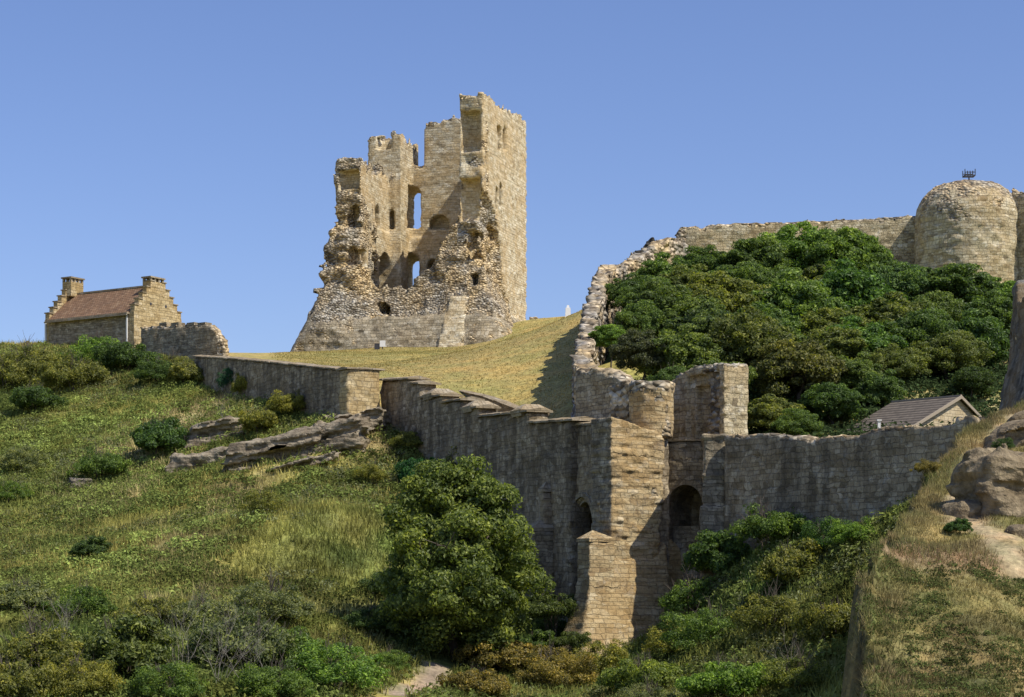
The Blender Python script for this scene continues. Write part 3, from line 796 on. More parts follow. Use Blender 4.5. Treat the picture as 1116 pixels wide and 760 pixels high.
def poly_mesh(name, V, Fs, mat, parent=None, loc=(0, 0, 0), rz=0, bevel=0):
    me = bpy.data.meshes.new(name)
    Fs = [tuple(dict.fromkeys(f)) for f in Fs]
    me.from_pydata([tuple(map(float, v)) for v in V], [], Fs); me.validate()
    uvl = me.uv_layers.new(name='UVMap')
    for p in me.polygons:
        n = p.normal
        for li in p.loop_indices:
            c = me.vertices[me.loops[li].vertex_index].co
            uvl.data[li].uv = (c.x, c.y) if abs(n.z) > .8 else ((c.y + 3.37, c.z) if abs(n.x) > abs(n.y) else (c.x, c.z))
    me.materials.append(mat)
    return link(name, me, parent, loc, rz)
def boxes(name, B, mat, parent, loc=(0, 0, 0), rz=0):
    V = []; Fs = []
    for x0, x1, y0, y1, z0, z1 in B:
        k = len(V)
        V += [(x0, y0, z0), (x1, y0, z0), (x1, y1, z0), (x0, y1, z0), (x0, y0, z1), (x1, y0, z1), (x1, y1, z1), (x0, y1, z1)]
        Fs += [(k, k + 3, k + 2, k + 1), (k + 4, k + 5, k + 6, k + 7), (k, k + 1, k + 5, k + 4), (k + 1, k + 2, k + 6, k + 5), (k + 2, k + 3, k + 7, k + 6), (k + 3, k, k + 4, k + 7)]
    return poly_mesh(name, V, Fs, mat, parent, loc, rz)

# ================================================================ boundary wall on the slope (213 - 415)
A = Frame(211, 150, 380, 121)
t = thing('boundary_wall', 'dark retaining wall with flat coping and pale lit corner above the rock ledge', 'wall', A.loc, A.a)
tops = A.prof([(211, 389), (250, 391), (300, 396), (340, 400), (380, 404)])
wall('wall', A, A.L, tops, 1.1, 9.0, M['dark'], t, .17, .02)
for a, b in ((0, .35), (.35, .7), (.7, 1.0)):
    s0, s1 = a * A.L, b * A.L
    coping(A, s0, s1, float(np.interp(s0, *tops)) - .02, float(np.interp(s1, *tops)) - .02, 1.1, t, .16, .12, peak=.04)
A2 = Frame(378.5, 120.6, 415, 122.0)
def loc_in(fr, sub): # child frame inside parent frame
    d = np.array(sub.o) - fr.o
    return (float(d @ fr.dx), float(d @ fr.dy), 0), sub.a - fr.a
lc, rzz = loc_in(A, A2)
c = wall('wall_end', A2, A2.L, A2.prof([(380, 403), (415, 404)]), 1.1, 8.5, M['house'], t, .15, .03); c.location = lc; c.rotation_euler = (0, 0, rzz)
c['label'] = 'pale sunlit end of the dark wall'
c = coping(A2, -.1, A2.L + .25, A2.z(380, 402.5), A2.z(415, 403.5), 1.1, t, .16, .14, peak=.03); c.location = lc; c.rotation_euler = (0, 0, rzz)

# ================================================================ stepped wall (415 - 622)
B = Frame(414, 124, 622, 96)
t = thing('stepped_wall', 'dark high wall with stone coping stepping down to the gate tower', 'wall', B.loc, B.a)
steps = [(414, 446, 416, 418), (446, 458, 420, 421), (458, 482, 433, 430.5), (482, 503, 440, 437), (503, 521, 447, 445), (521, 577, 453.5, 448), (577, 623, 460, 458.5)]
stp = [(414, 446, 415, 413.5), (446, 457, 418, 418), (457, 481, 434, 431), (481, 503, 439, 436), (503, 521, 446, 444), (521, 576, 454, 449), (576, 625, 461, 458.5)]
ss, zz = [], []
for p0, p1, y0, y1 in stp:
    ss += [B.s(p0) + .01, B.s(p1) - .01]; zz += [B.z(p0, y0), B.z(p1, y1)]
wall('wall', B, B.L, (np.array(ss), np.array(zz)), 1.2, -4.5, M['dark'], t, .19, .02)
for k, (p0, p1, y0, y1) in enumerate(stp):
    s0, s1 = B.s(p0), B.s(p1)
    coping(B, s0 + .02, s1 + .18, B.z(p0, y0) - .03, B.z(p1, y1) - .03, 1.2, t, .18, .16, peak=.06)
# little saddleback stones riding over each step
for px, py, w in ((468, 427.5, 1.5), (511, 441, 1.3), (565, 445, 1.3)):
    s = B.s(px); z_ = B.z(px, py)
    V = [(s - w / 2, -.1, z_ - .45), (s + w / 2, -.1, z_ - .45), (s + w / 2, 1.5, z_ - .45), (s - w / 2, 1.5, z_ - .45), (s - w / 2 - .1, -.2, z_ - .12), (s + w / 2 + .1, -.2, z_ - .12), (s + w / 2 + .1, 1.6, z_ - .12), (s - w / 2 - .1, 1.6, z_ - .12), (s - w * .18, .3, z_ + .22), (s + w * .18, .3, z_ + .22), (s + w * .18, 1.1, z_ + .22), (s - w * .18, 1.1, z_ + .22)]
    Fs = [(0, 1, 5, 4), (1, 2, 6, 5), (2, 3, 7, 6), (3, 0, 4, 7), (4, 5, 9, 8), (5, 6, 10, 9), (6, 7, 11, 10), (7, 4, 8, 11), (8, 9, 10, 11)]
    poly_mesh('cap_stone', V, Fs, M['cope'], t)
# second, farther parapet of the bridge
B2 = Frame(488, 133, 572, 119)
t2 = thing('bridge_parapet', 'grey farther parapet between the stepped wall and the green', 'wall', B2.loc, B2.a)
tp = B2.prof([(488, 423.5), (505, 426.5), (530, 433.5), (550, 440), (572, 449)])
wall('wall', B2, B2.L, tp, .7, 8, M['mid'], t2, .17, .02)
coping(B2, 0, B2.L * .5, tp[1][0] - .02, float(np.interp(B2.L * .5, *tp)) - .02, .7, t2, .1, .08, peak=.02)
coping(B2, B2.L * .5, B2.L, float(np.interp(B2.L * .5, *tp)) - .02, tp[1][-1] - .02, .7, t2, .1, .08, peak=.02)

def buttress(parent, s0, s1, t0, t1, z0, z1, cap, mat, name='buttress', batter=.06, flare=0.0):
    """pier with a pyramid cap, local box"""
    def fn(X, V, z):
        b = batter * np.maximum(0, z1 - z) 
        f = flare * np.maximum(0, -z) ** 1.3
        d = box_sdf(X, V, z, s0 - b * .6 - f, s1 + b * .2 + f, t0 - b - f * .7, t1, z0 - 2, z1)
        return d - blocks(X + V * .7, z, .55, .26, 5) * .03 - .03 * fbm(X * 2, V * 2, z * 2, 6, 2), np.zeros(np.shape(X))
    o = sdf_mesh(name, fn, (s0 - 1.2 - flare * 8, t0 - 1.2 - flare * 6, z0), (s1 + .6 + flare * 8, t1 + .3, z1 + .3), .11, mat, parent)
    e = .04; cx_, cy_ = (s0 + s1) / 2, (t0 + t1) / 2
    cm = M['tower'] if flare else M['cope']
    V = [(s0 - e, t0 - e, z1 - .02), (s1 + e, t0 - e, z1 - .02), (s1 + e, t1, z1 - .02), (s0 - e, t1, z1 - .02), (s0 - e, t0 - e, z1 + .14), (s1 + e, t0 - e, z1 + .14), (s1 + e, t1, z1 + .14), (s0 - e, t1, z1 + .14), (cx_, t1 - .25, z1 + cap)]
    c = poly_mesh('cap', V, [(0, 1, 5, 4), (1, 2, 6, 5), (2, 3, 7, 6), (3, 0, 4, 7), (4, 5, 8), (5, 6, 8), (6, 7, 8), (7, 4, 8), (3, 2, 1, 0)], cm, o)
    return o
# wall buttress at 597: wide foot with cap, narrow pilaster above, and the pale pilaster under the last coping
sb = B.s(592); 
buttress(t, sb - .2, sb + 1.3, -1.1, .1, -4.5, B.z(596, 578, -.6), .75, M['mid'])
buttress(t, sb + .5, sb + 1.05, -.45, .1, B.z(596, 578), B.z(599, 536), .55, M['cope'], 'pilaster', 0)
0 and boxes('pilaster', [(B.L - .25, B.L + .03, -.16, .2, B.z(617, 535), B.z(617, 470))], M['tower'], t)

# ================================================================ GATE TOWER
T = Frame(666, 91, ang=math.radians(31))           # lit face; local x to the right-back
t = thing('gate_tower', 'tall square honey coloured gate tower with capped buttress and ruined round turret', 'tower', T.loc, T.a)
W_ = 3.15
ztl, ztr = T.z(667, 456), T.z(722, 460)
def shaft(X, V, z):
    wid = W_ - .045 * (z - 8) * -1 * 0
    xr = W_ - .055 * (8 - z) * .9
    d = box_sdf(X, V, z, 0, xr, 0, 1.75, -6, 8.2)
    n = near(np.abs(d) < 1, lambda a, b, c: fbm(a, b, c, 3, 3), X, V, z)
    d = np.maximum(d, z - (8.15 - .14 * n - .22 * X))
    return d - blocks(X + V * .7, z, .62, .22, 4) * .05 - .09 * n - (_h(np.floor(z / .22), z * 0, z * 0, 4) - .5) * .04, np.where(n > .45, .5, 0)
sdf_mesh('shaft', shaft, (-.6, -.6, -4.5), (4, 2.4, 8.6), .09, [M['tower'], M['mid']], t, matfn=lambda C, n: (n[:, 0] < -.6) & (C[:, 0] < .4))  # left face takes the greyer stone: its shade is put into the colour
# battered plinth spreading right, coursed
zc = T.z(666, 640)
def plinth(X, V, z):
    b = np.maximum(0, 1.6 - z)
    d = box_sdf(X, V, z, -.15 - .26 * b - .05 * np.maximum(0, -1 - z) ** 2, 6.4, -.10 - .19 * b, 1.8, -7, 1.9 + .5 * np.sin(X * 2.1))
    d = np.maximum(d, z - np.interp(X, [-1, 2.4, 3.0, 3.6, 7], [1.2, 1.6, 2.6, 3.2, 3.4]))
    # right part set back, curving
    d = np.maximum(d, -(V - np.interp(X, [2.7, 3.4, 6.5], [-3, .55, .9]) + .13 * b * 1.0))
    n = near(np.abs(d) < 1, lambda a, b_, c: fbm(a * .9, b_ * .9, c * .9, 13, 3), X, V, z)
    st = np.floor(z / .32); off = _h(st, st * 0, st * 0, 4) * .10
    return d - off + .05 - blocks(X + V * .7, z, .7, .32, 6) * .04 - .07 * n, np.where(n > .4, .55, 0)
sdf_mesh('plinth', plinth, (-2.4, -2.2, -5.5), (6.8, 2.4, 4.2), .13, M['tower'], t)
# front-left buttress with gablet
zb_ = T.z(652, 590, -.3)
buttress(t, T.s(643, -.3), .02, -.26, .8, -4.5, zb_, .55, M['tower'], batter=.06, flare=.26)
# round turret standing on the shaft
tc_ = (T.s(710, 1.15), 1.15); TR = 1.08
def turret(X, V, z):
    a = np.arctan2(V - tc_[1], X - tc_[0])
    d = np.hypot(X - tc_[0], V - tc_[1]) - TR
    n = near(np.abs(d) < 1, lambda a_, b_, c: fbm(a_ * 1.2, b_ * 1.2, c * 1.2, 23, 3), X, V, z)
    top = T.zt(708, 416, tc_[0]) + .12 * n
    d = np.maximum(d - .04 * (z > 9.45), z - top)
    d = np.maximum(d, 7.3 - z)
    rub = (np.where(z > 9.5 + n * .3, 1, 0) | (n > .4)).astype(float)
    lp = near((np.abs(d) < .5) & (rub > .5), lambda a_, b_, c: rubn(a_, b_, c, .26, 3), X, V, z)
    return d - blocks(a * TR, z, .5, .24, 8) * .04 - lp * .6, rub
sdf_mesh('turret', turret, (tc_[0] - 1.7, -.4, 7.0), (tc_[0] + 1.7, 3.1, 10.4), .11, M['tower'], t, radial=(tc_[0], tc_[1], TR))

# ruined wall behind the turret, top left (626-692)
Cw = Frame(626, 99.5, 697, 95.2)
t = thing('ruined_gate_wall', 'grey gatehouse wall with rubble top behind the round turret', 'wall', Cw.loc, Cw.a)
tpC = Cw.prof([(626, 402), (632, 401), (655, 403), (668, 408), (680, 415), (690, 424), (700, 430)])
sdfw = wall('wall', Cw, Cw.L + .3, tpC, 1.3, 5.5, M['mid'], t, .14, .12, rubtop=.25, lump=.35, seed=7)
# flint-like patch of bare core
def corepatch(X, V, z):
    d = box_sdf(X, V, z, Cw.s(665), Cw.s(687), -.1, .5, Cw.z(675, 458), Cw.z(675, 420))
    return d - near(np.abs(d) < .6, lambda a, b, c: rubn(a, b, c, .3, 9) + .1 * fbm(a, b, c, 2, 2), X, V, z), np.ones(np.shape(X))
sdf_mesh('exposed_core', corepatch, (Cw.s(665) - .4, -.5, 7), (Cw.s(687) + .4, .8, 11), .1, M['mid'], t)

# recessed passage wall with the left arch (620-648)
D = Frame(619, 97.5, 650, 93.5)
t = thing('passage_wall', 'shadowed narrow wall with moulded arch between stepped wall and gate tower', 'wall', D.loc, D.a)
ax0, ax1 = D.s(622.5), D.s(648); azt = D.z(636, 544)
wall('wall', D, D.L + 1.2, D.prof([(619, 463.5), (655, 463.5)]), 3.4, -5, M['dark'], t, .13, .02, ops=[(ax0, ax1, -9, azt, 2.9)])
coping(D, -.1, D.L + .3, D.z(619, 463.8), D.z(650, 463.8), 1.6, t, .2, .12, peak=.03)
# moulded arch ring
V = []; Fs = []; n_ = 14; r0 = (ax1 - ax0) / 2; xc = (ax0 + ax1) / 2; zs = azt - r0
for k in range(n_ + 1):
    a = math.pi * (.08 + .84 * k / n_)
    for r, tt in ((r0 - .14, .5), (r0 - .14, .12), (r0 + .1, .1), (r0 + .1, -.12), (r0 + .34, -.12), (r0 + .34, .05)):
        V.append((xc - math.cos(a) * r, tt, zs + math.sin(a) * r))
for k in range(n_):
    for j in range(5): Fs.append((k * 6 + j, k * 6 + j + 1, (k + 1) * 6 + j + 1, (k + 1) * 6 + j))
poly_mesh('arch_moulding', V, Fs, M['mid'], t)

# arch wall between tower and pier (724-768)
E = Frame(716, 94.6, 770, 93.2)
t = thing('arch_wall', 'shaded wall with round headed archway between gate tower and pier', 'wall', E.loc, E.a)
e0, e1 = E.s(728.5), E.s(766)
wall('wall', E, E.L + .3, E.prof([(716, 482), (775, 480.5)]), 3.0, -3, M['mid'], t, .12, .02, ops=[(e0, e1, E.z(747, 600), E.z(747, 528), 2.6)], seed=4)
coping(E, E.s(723), E.L + .2, E.z(724, 482), E.z(770, 480.5), 2.6, t, .14, .08, peak=.01)
boxes('sill', [(e0 + .02, e1 - .02, .5, 1.4, E.z(747, 606), E.z(747, 573))], M['mid'], t)
V = []; Fs = []; r0 = (e1 - e0) / 2; xc = (e0 + e1) / 2; zs = E.z(747, 528) - r0
for k in range(17):
    a = math.pi * k / 16
    for r, tt in ((r0 - .02, .3), (r0 - .02, -.07), (r0 + .3, -.07), (r0 + .3, .1)): V.append((xc - math.cos(a) * r, tt, zs + math.sin(a) * r))
for k in range(16):
    for j in range(3): Fs.append((k * 4 + j, k * 4 + j + 1, (k + 1) * 4 + j + 1, (k + 1) * 4 + j))
poly_mesh('arch_ring', V, Fs, M['mid'], t)

# pier: lower pilaster tower (766-792) and the broken upper tower (737-817)
Pm = Frame(789, 94.6, ang=math.radians(28))
t = thing('broken_pier_tower', 'broken pier tower with bright right side and rubble-cored dark side', 'tower', Pm.loc, Pm.a)
pr = Pm.s(816.5); pl = 5.3
ptop = Pm.z(800, 396)
def pier(X, V, z):
    zt_ = np.interp(V, [0, 1.5, 3.0, 4.6, 5.4], [ptop, ptop + .1, ptop + .05, ptop - .25, ptop - .9])
    d = box_sdf(X, V, z, 0, pr, 0, pl, 5.8, 14)
    n = near(np.abs(d) < 1.2, lambda a, b, c: fbm(a, b, c, 33, 3), X, V, z)
    mask = z - zt_ + .2 * n
    # the dark side is torn open: recess between the quoins
    rec = box_sdf(X, V, z, -1, .35 + .2 * n, .5, 3.4, 4, ptop - .35 + .2 * n)
    rec2 = box_sdf(X, V, z, -1, .75 + .1 * n, 1.9, 3.0, 4, ptop - .9)
    dd = np.maximum(np.maximum(d, mask), -np.minimum(rec, rec2))
    rub = ((mask > d - .12) | ((X < 1.2) & (V > .4) & (V < 2.0) & (z < ptop - .2) & (X > -.2) & (X < .8))).astype(float)
    lp = near((np.abs(dd) < .5) & (rub > .5), lambda a, b, c: rubn(a, b, c, .34, 3), X, V, z)
    return dd - np.where(rub > .5, lp, blocks(X + V * .7, z, .5, .26, 12) * .035 + .04 * n), rub
sdf_mesh('upper_wall', pier, (-.6, -.6, 6.2), (pr + .5, pl + .5, ptop + .5), .12, M['upper'], t)
pf = Frame(767, 89.3, ang=-math.atan2(767 - CX, F)); lc, rzz = loc_in(Pm, pf)
ptz = pf.z(780, 474)
def pil(X, V, z):
    w = pf.s(791)
    d = box_sdf(X, V, z, 0, w, 0, 5.2, -2, ptz)
    for y0, y1, e in ((520, 516.5, .09), (478, 473, .09)): d = np.minimum(d, box_sdf(X, V, z, -e, w + e, -e, 5.2, pf.z(780, y0), pf.z(780, y1)))
    d = np.minimum(d, box_sdf(X, V, z, -.16, w + .05, -.18, 5.2, -2, pf.z(780, 552)))
    return d - blocks(X + V * .7, z, .55, .28, 15) * .035 - near(np.abs(d) < .5, lambda a, b, c: .07 * fbm(a, b, c, 5, 3), X, V, z), 0 * X
c = sdf_mesh('pilaster', pil, (-.6, -.7, -1.5), (2, 5.5, 7.8), .11, M['mid'], t); c.location = lc; c.rotation_euler = (0, 0, rzz)

# ================================================================ curtain wall on the right (790-1060)
R_ = Frame(788, 88.9, 1064, 75.5)
t = thing('moat_wall', 'long streaked dark curtain wall from the pier towards the dry mound', 'wall', R_.loc, R_.a)
tp = R_.prof([(788, 474), (830, 473), (868, 474.5), (876, 476), (884, 478.5), (893, 475), (935, 474), (951, 466), (975, 465), (1000, 464), (1026, 463.5), (1039, 459.5), (1041, 454), (1064, 453)])
wall('wall', R_, R_.L, tp, 1.0, -1, M['dark'], t, .15, .06, rubtop=.12, lump=.3, seed=14, base_batter=.02)

# dark wall at the right edge of the view
S_ = Frame(1083, 92, 1150, 74)
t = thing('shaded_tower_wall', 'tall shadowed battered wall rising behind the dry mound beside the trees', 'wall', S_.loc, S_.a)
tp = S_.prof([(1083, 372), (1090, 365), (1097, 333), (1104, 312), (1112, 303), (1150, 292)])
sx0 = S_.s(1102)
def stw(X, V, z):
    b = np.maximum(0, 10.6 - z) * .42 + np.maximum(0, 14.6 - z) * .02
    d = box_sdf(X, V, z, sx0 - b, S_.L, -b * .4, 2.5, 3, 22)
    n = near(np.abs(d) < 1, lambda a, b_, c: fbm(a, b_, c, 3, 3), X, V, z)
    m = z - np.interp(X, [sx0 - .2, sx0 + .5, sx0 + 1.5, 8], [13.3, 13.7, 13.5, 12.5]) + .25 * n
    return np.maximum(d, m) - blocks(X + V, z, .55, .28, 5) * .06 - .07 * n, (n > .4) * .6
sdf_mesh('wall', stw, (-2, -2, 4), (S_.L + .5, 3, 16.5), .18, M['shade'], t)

# ================================================================ upper curtain wall and round tower
U = Frame(733, 163, 1006, 160.5)
t = thing('upper_curtain_wall', 'long pale sunlit curtain wall above the trees left of the round tower', 'wall', U.loc, U.a)
tp = U.prof([(733, 262), (738, 252), (742, 247), (760, 246), (764, 250), (772, 244), (840, 242), (900, 240), (960, 237), (1006, 234)])
wall('wall', U, U.L, tp, 1.6, 21, M['upper'], t, .22, .09, rubtop=.3, lump=.35, rub_end=(.9, 0), seed=17, rough=.07)
rc_ = P(1054, 300, 159); RR = 4.25
t = thing('round_tower', 'round rubble tower with domed top at the end of the upper wall', 'tower', (rc_[0], rc_[1], 0))
def rtw(X, V, z):
    rho = np.hypot(X, V); n = near(np.abs(rho - RR) < 2.6, lambda a, b, c: fbm(a * .8, b * .8, c * .8, 5, 3), X, V, z)
    zt_ = 30.6
    rad = np.where(z < zt_, RR, RR)
    # shoulders slope in like a worn dome
    dome = np.where(z > zt_, (((rho / RR) ** 2.7 + (np.maximum(z - zt_, 0) / 3.1) ** 2) ** .5 - 1) * RR * .85, rho - RR)
    d = np.maximum(dome, z - 33.75)
    a = np.arctan2(V, X)
    rub = np.clip((z - 29.6 + n * 4.5) / 3.4, 0, .85)
    lp = near(np.abs(d) < .7, lambda q1, q2, c: rubn(q1, q2, c, .55, 4), X, V, z)
    return d - rub * lp - (1 - rub) * (blocks(a * RR, z, .5, .26, 4) * .10 + .14 * n) + .12 * fbm(X * 1.8, V * 1.8, z * 1.8, 77, 2) * (z > 32.3), rub
M['round'] = masonry('round_tower_stone', BUFF, .5, .26, .22, (.15, .13, .10), .35, seed=9, bump=.12, lichen=.5, rubcol=[(0, (.16, .13, .10)), (.35, (.36, .30, .21)), (.7, (.50, .43, .31)), (1, (.64, .58, .46))], rubs=3.2)
sdf_mesh('wall', rtw, (-5.2, -5.2, 20), (5.2, 5.2, 34.6), .23, M['round'], t, radial=(0, 0, RR))
U2 = Frame(1100, 157.5, 1190, 152)
t = thing('curtain_wall', 'sunlit curtain wall stub on the far side of the round tower', 'wall', U2.loc, U2.a)
wall('wall', U2, U2.L, U2.prof([(1100, 205), (1108, 210), (1130, 214), (1190, 214)]), 1.6, 21, M['upper'], t, .25, .2, rubtop=.4, lump=.5, seed=19, rough=.07)
# fire basket on the round tower
bz = P(1056, 200, 158)
t = thing('fire_basket', 'small dark iron basket on a stalk on top of the round tower', 'beacon', (bz[0], bz[1], 33.55))
m_, nt_ = newmat('dark_iron'); finish(nt_, (.05, .05, .055), .55); M['iron'] = m_
boxes('stalk', [(-.05, .05, -.05, .05, -.2, .45)], M['iron'], t)
bb = []
for a in np.linspace(-.42, .42, 5): bb += [(a - .03, a + .03, -.42, -.36, .42, .95 if abs(a) > .3 else .8), (a - .03, a + .03, .36, .42, .42, .95 if abs(a) > .3 else .8)]
bb += [(-.45, .45, -.44, -.35, .40, .47), (-.45, .45, .35, .44, .40, .47), (-.46, -.39, -.35, .35, .40, .47), (.39, .46, -.35, .35, .40, .47), (-.45, .45, -.44, -.37, .66, .71), (-.45, .45, .37, .44, .66, .71), (-.38, .38, -.04, .04, .403, .445)]
boxes('basket', bb, M['iron'], t)

# ================================================================ descending ruined wall (735,255) -> (640,400)
def curve_ruin(name, label, pts, th, mat, h=.2, seed=5, bot=4.0):
    """wall along a plan path with px,py,Y tops; z up"""
    W = np.array([P(*p) for p in pts]); o = W[0].copy()
    xy = W[:, :2] - o[:2]; zt_ = W[:, 2]
    def fn(X, V, z):
        best = np.full(np.shape(X), 99.); tz = np.zeros(np.shape(X))
        for i in range(len(xy) - 1):
            a, b = xy[i], xy[i + 1]; e = b - a; L2 = e @ e
            u = np.clip(((X - a[0]) * e[0] + (V - a[1]) * e[1]) / L2, 0, 1)
            dd = np.hypot(X - a[0] - e[0] * u, V - a[1] - e[1] * u)
            m = dd < best; best = np.where(m, dd, best); tz = np.where(m, zt_[i] + (zt_[i + 1] - zt_[i]) * u, tz)
        d = np.maximum(best - th / 2, z - tz); d = np.maximum(d, tz - bot * 2.2 - z)
        nm = np.abs(d) < 1.2
        lp = near(nm, lambda a, b, c: rubn(a, b, c, .75, seed) + .30 * fbm(a * .6, b * .6, c * .6, seed, 3), X, V, z)
        return d - lp, np.ones(np.shape(X))
    lo = (xy[:, 0].min() - 1.5, xy[:, 1].min() - 1.5, zt_.min() - bot * 1.2); hi = (xy[:, 0].max() + 1.5, xy[:, 1].max() + 1.5, zt_.max() + 1)
    t = thing(name, label, 'wall', (o[0], o[1], 0))
    sdf_mesh('wall', fn, lo, hi, h, M[mat], t)
    return t
M['rubble'] = masonry('pale_rubble', BUFF, .5, .26, .15, (.15, .13, .10), .2, seed=12, bump=.15, lichen=.3, rubcol=[(0, (.10, .08, .06)), (.3, (.28, .24, .18)), (.65, (.44, .39, .30)), (1, (.62, .56, .46))], rubs=2.0)
curve_ruin('tumbled_wall', 'ragged pale rubble wall curving down from the upper wall to the gate', [(745, 258, 163), (722, 262, 160), (700, 275, 156), (676, 290, 150), (664, 291, 144), (655, 300, 138), (648, 325, 129), (642, 350, 121), (637, 375, 114), (635, 392, 107), (640, 403, 101)], 1.05, 'rubble')
Dk = Frame(687, 161, ang=0)
def stump(X, V, z):
    d = box_sdf(X, V, z, .2, 2.4, 0, 1.3, 24, np.interp(0, [0], [0]) + 29.6)
    d = np.maximum(d, z - np.interp(X, [0, .5, .9, 1.4, 1.9, 2.2, 2.8], [27.6, 28.6, 28.4, 29.2, 29.6, 28.9, 28.0]))
    return d - near(np.abs(d) < 1.2, lambda a, b, c: rubn(a, b, c, .7, 8) + .3 * fbm(a * 2, b * 2, c * 2, 3, 2), X, V, z), np.ones(np.shape(X))
M['blackrub'] = masonry('dark_rubble', GREY, .4, .2, .8, seed=13, rubcol=[(0, (.03, .03, .028)), (.5, (.07, .065, .06)), (1, (.16, .15, .13))])
sdf_mesh('ruin_stump', stump, (-.6, -.6, 26), (3.2, 2, 30.4), .17, M['blackrub'], None, Dk.loc, 0)
tag(bpy.data.objects['ruin_stump'], 'small jagged dark stump of masonry on the skyline beside the upper wall', 'ruin')

# ================================================================ stone house with crow-stepped gables
Hs = Frame(146, 170, ang=math.radians(-31.7))
HL, HW = 11.0, 6.3; HE = Hs.z(146, 340.5); HB = 20.0; HR = HE + 2.85
t = thing('stone_house', 'stone house with crow stepped gables and brown roof on the left hilltop', 'house', Hs.loc, Hs.a)
M['houseshade'] = masonry('house_shade_stone', GREY, .4, .2, .25, seed=16)  # greyer copy of the gable stone, shade painted into the long walls
c = boxes('wall', [(-HL + .5, -.5, 0, .5, HB, HE - .05)], M['houseshade'], t); c['label'] = 'shaded long side wall'
boxes('wall', [(-HL + .5, -.5, HW - .5, HW, HB, HE - .05)], M['houseshade'], t)
def gable(x0, x1, parent, nm):
    B_ = [(x0, x1, 0, HW, HB, HE + .1)]; n = 5; st = (HR + .15 - HE) / n; run = (HW / 2 - .55) / n
    caps = []
    for k in range(n):
        B_.append((x0, x1, run * (k + .15), HW - run * (k + .15), HE + .1 + k * st, HE + .1 + (k + 1) * st))
        for y0, y1 in ((run * (k + .15) - .08, run * (k + 1.15) - .003), (HW - run * (k + 1.15) + .003, HW - run * (k + .15) + .08)):
            caps.append((x0 - .08, x1 + .08, y0, y1, HE + .1 + (k + 1) * st + .003, HE + .1 + (k + 1) * st + .10))
    g_ = boxes(nm, B_, M['house'], parent)
    for q_ in caps: boxes('step_cap', [q_], M['cope'], g_)
    return g_
ga = gable(-.5, 0, t, 'gable'); gb = gable(-HL, -HL + .5, t, 'gable')
for a in (HW / 2 - 1.1, HW / 2 + .9): boxes('vent', [(-.02, .015, a, a + .25, HE + .9, HE + 1.15)], M['iron'], ga)
m_, nt_ = newmat('house_roof_tiles')
uvn = N(nt_, 'ShaderNodeUVMap'); uvn.uv_map = 'UVMap'; tc = N(nt_, 'ShaderNodeTexCoord').outputs['Object']
br = N(nt_, 'ShaderNodeTexBrick'); L(nt_, tc, br.inputs['Vector']); br.inputs['Scale'].default_value = 1; br.inputs['Brick Width'].default_value = .28; br.inputs['Row Height'].default_value = .24; br.inputs['Mortar Size'].default_value = .02
br.inputs['Color1'].default_value = (0, 0, 0, 1); br.inputs['Color2'].default_value = (1, 1, 1, 1)
nn = noise(nt_, tc, 1.1, 4, .7)
cc = mixc(nt_, .5, ramp(nt_, br.outputs['Color'], [(0, (.13, .075, .045)), (.6, (.24, .14, .085)), (1, (.32, .22, .14))]), ramp(nt_, nn.outputs[0], [(.3, (.13, .08, .05)), (.6, (.28, .165, .085)), (.75, (.37, .29, .17))]))
cc = mixc(nt_, math_(nt_, 'MULTIPLY', br.outputs['Fac'], .7), cc, (.05, .03, .02))
finish(nt_, cc, .85, math_(nt_, 'SUBTRACT', nn.outputs[0], br.outputs['Fac']), .04); M['tiles'] = m_
ov = .35; th_ = .12
def slope(x0, x1, ya, za, yb, zb, nm, mat, parent, sag=.06):
    V = []; Fs = []; n = 14
    for i in range(n + 1):
        x = x0 + (x1 - x0) * i / n
        for j in range(9):
            f = j / 8; V.append((x, ya + (yb - ya) * f, za + (zb - za) * f - sag * math.sin(math.pi * f) - sag * .6 * math.sin(math.pi * i / n) + random.uniform(-.012, .012)))
    for i in range(n):
        for j in range(8): a = i * 9 + j; Fs.append((a, a + 9, a + 10, a + 1))
    k = len(V)
    V += [(x0, ya, za - th_), (x1, ya, za - th_)]; Fs.append((0, k, k + 1, n * 9))
    return poly_mesh(nm, V, Fs, mat, parent)
roof = slope(-HL + .5, -.5, -ov, HE - .12, HW / 2, HR, 'roof', M['tiles'], t)
slope(-HL + .5, -.5, HW + ov, HE - .12, HW / 2, HR, 'roof', M['tiles'], t)
boxes('ridge', [(-HL + .5, -.5, HW / 2 - .14, HW / 2 + .14, HR - .1, HR + .08)], M['cope'], roof)
boxes('eaves_course', [(-HL + .5, -.5, -ov - .03, .25, HE - .12, HE + .02)], M['cope'], roof)
m_, nt_ = newmat('white_paint'); finish(nt_, (.72, .71, .68), .5); M['white'] = m_
boxes('drainpipe', [(-.85, -.74, -.12, -.01, HB, HE - .2)], M['white'], t); boxes('drainpipe', [(-HL + .12, -HL + .24, -.13, -.01, HB, HE - .1)], M['white'], t)
boxes('gutter', [(-HL + .4, -.45, -ov - .15, -ov - .04, HE - .26, HE - .14)], M['cope'], t)
def chimney(x0, x1, y0, y1, z0, z1):
    c = boxes('chimney', [(x0, x1, y0, y1, z0, z1)], M['house'], t)
    boxes('chimney_cap', [(x0 - .1, x1 + .1, y0 - .1, y1 + .1, z1 + .32, z1 + .45)], M['cope'], c)
    n = 4; bb = []
    for i in range(n):
        y = y0 + (y1 - y0 - .2) * i / (n - 1); 
        for a, b in ((x0, x0 + .2), (x1 - .2, x1)): boxes('chimney_vent', [(a, b, y, y + .2, z1 + .002, z1 + .32)], M['cope'], c)
chimney(-.95, .02, HW / 2 - 1.0, HW / 2 + .75, HR - .3, Hs.z(170, 300))
chimney(-HL, -HL + 1.1, HW / 2 - .9, HW / 2 + .7, HR - .3, HR + 1.05)

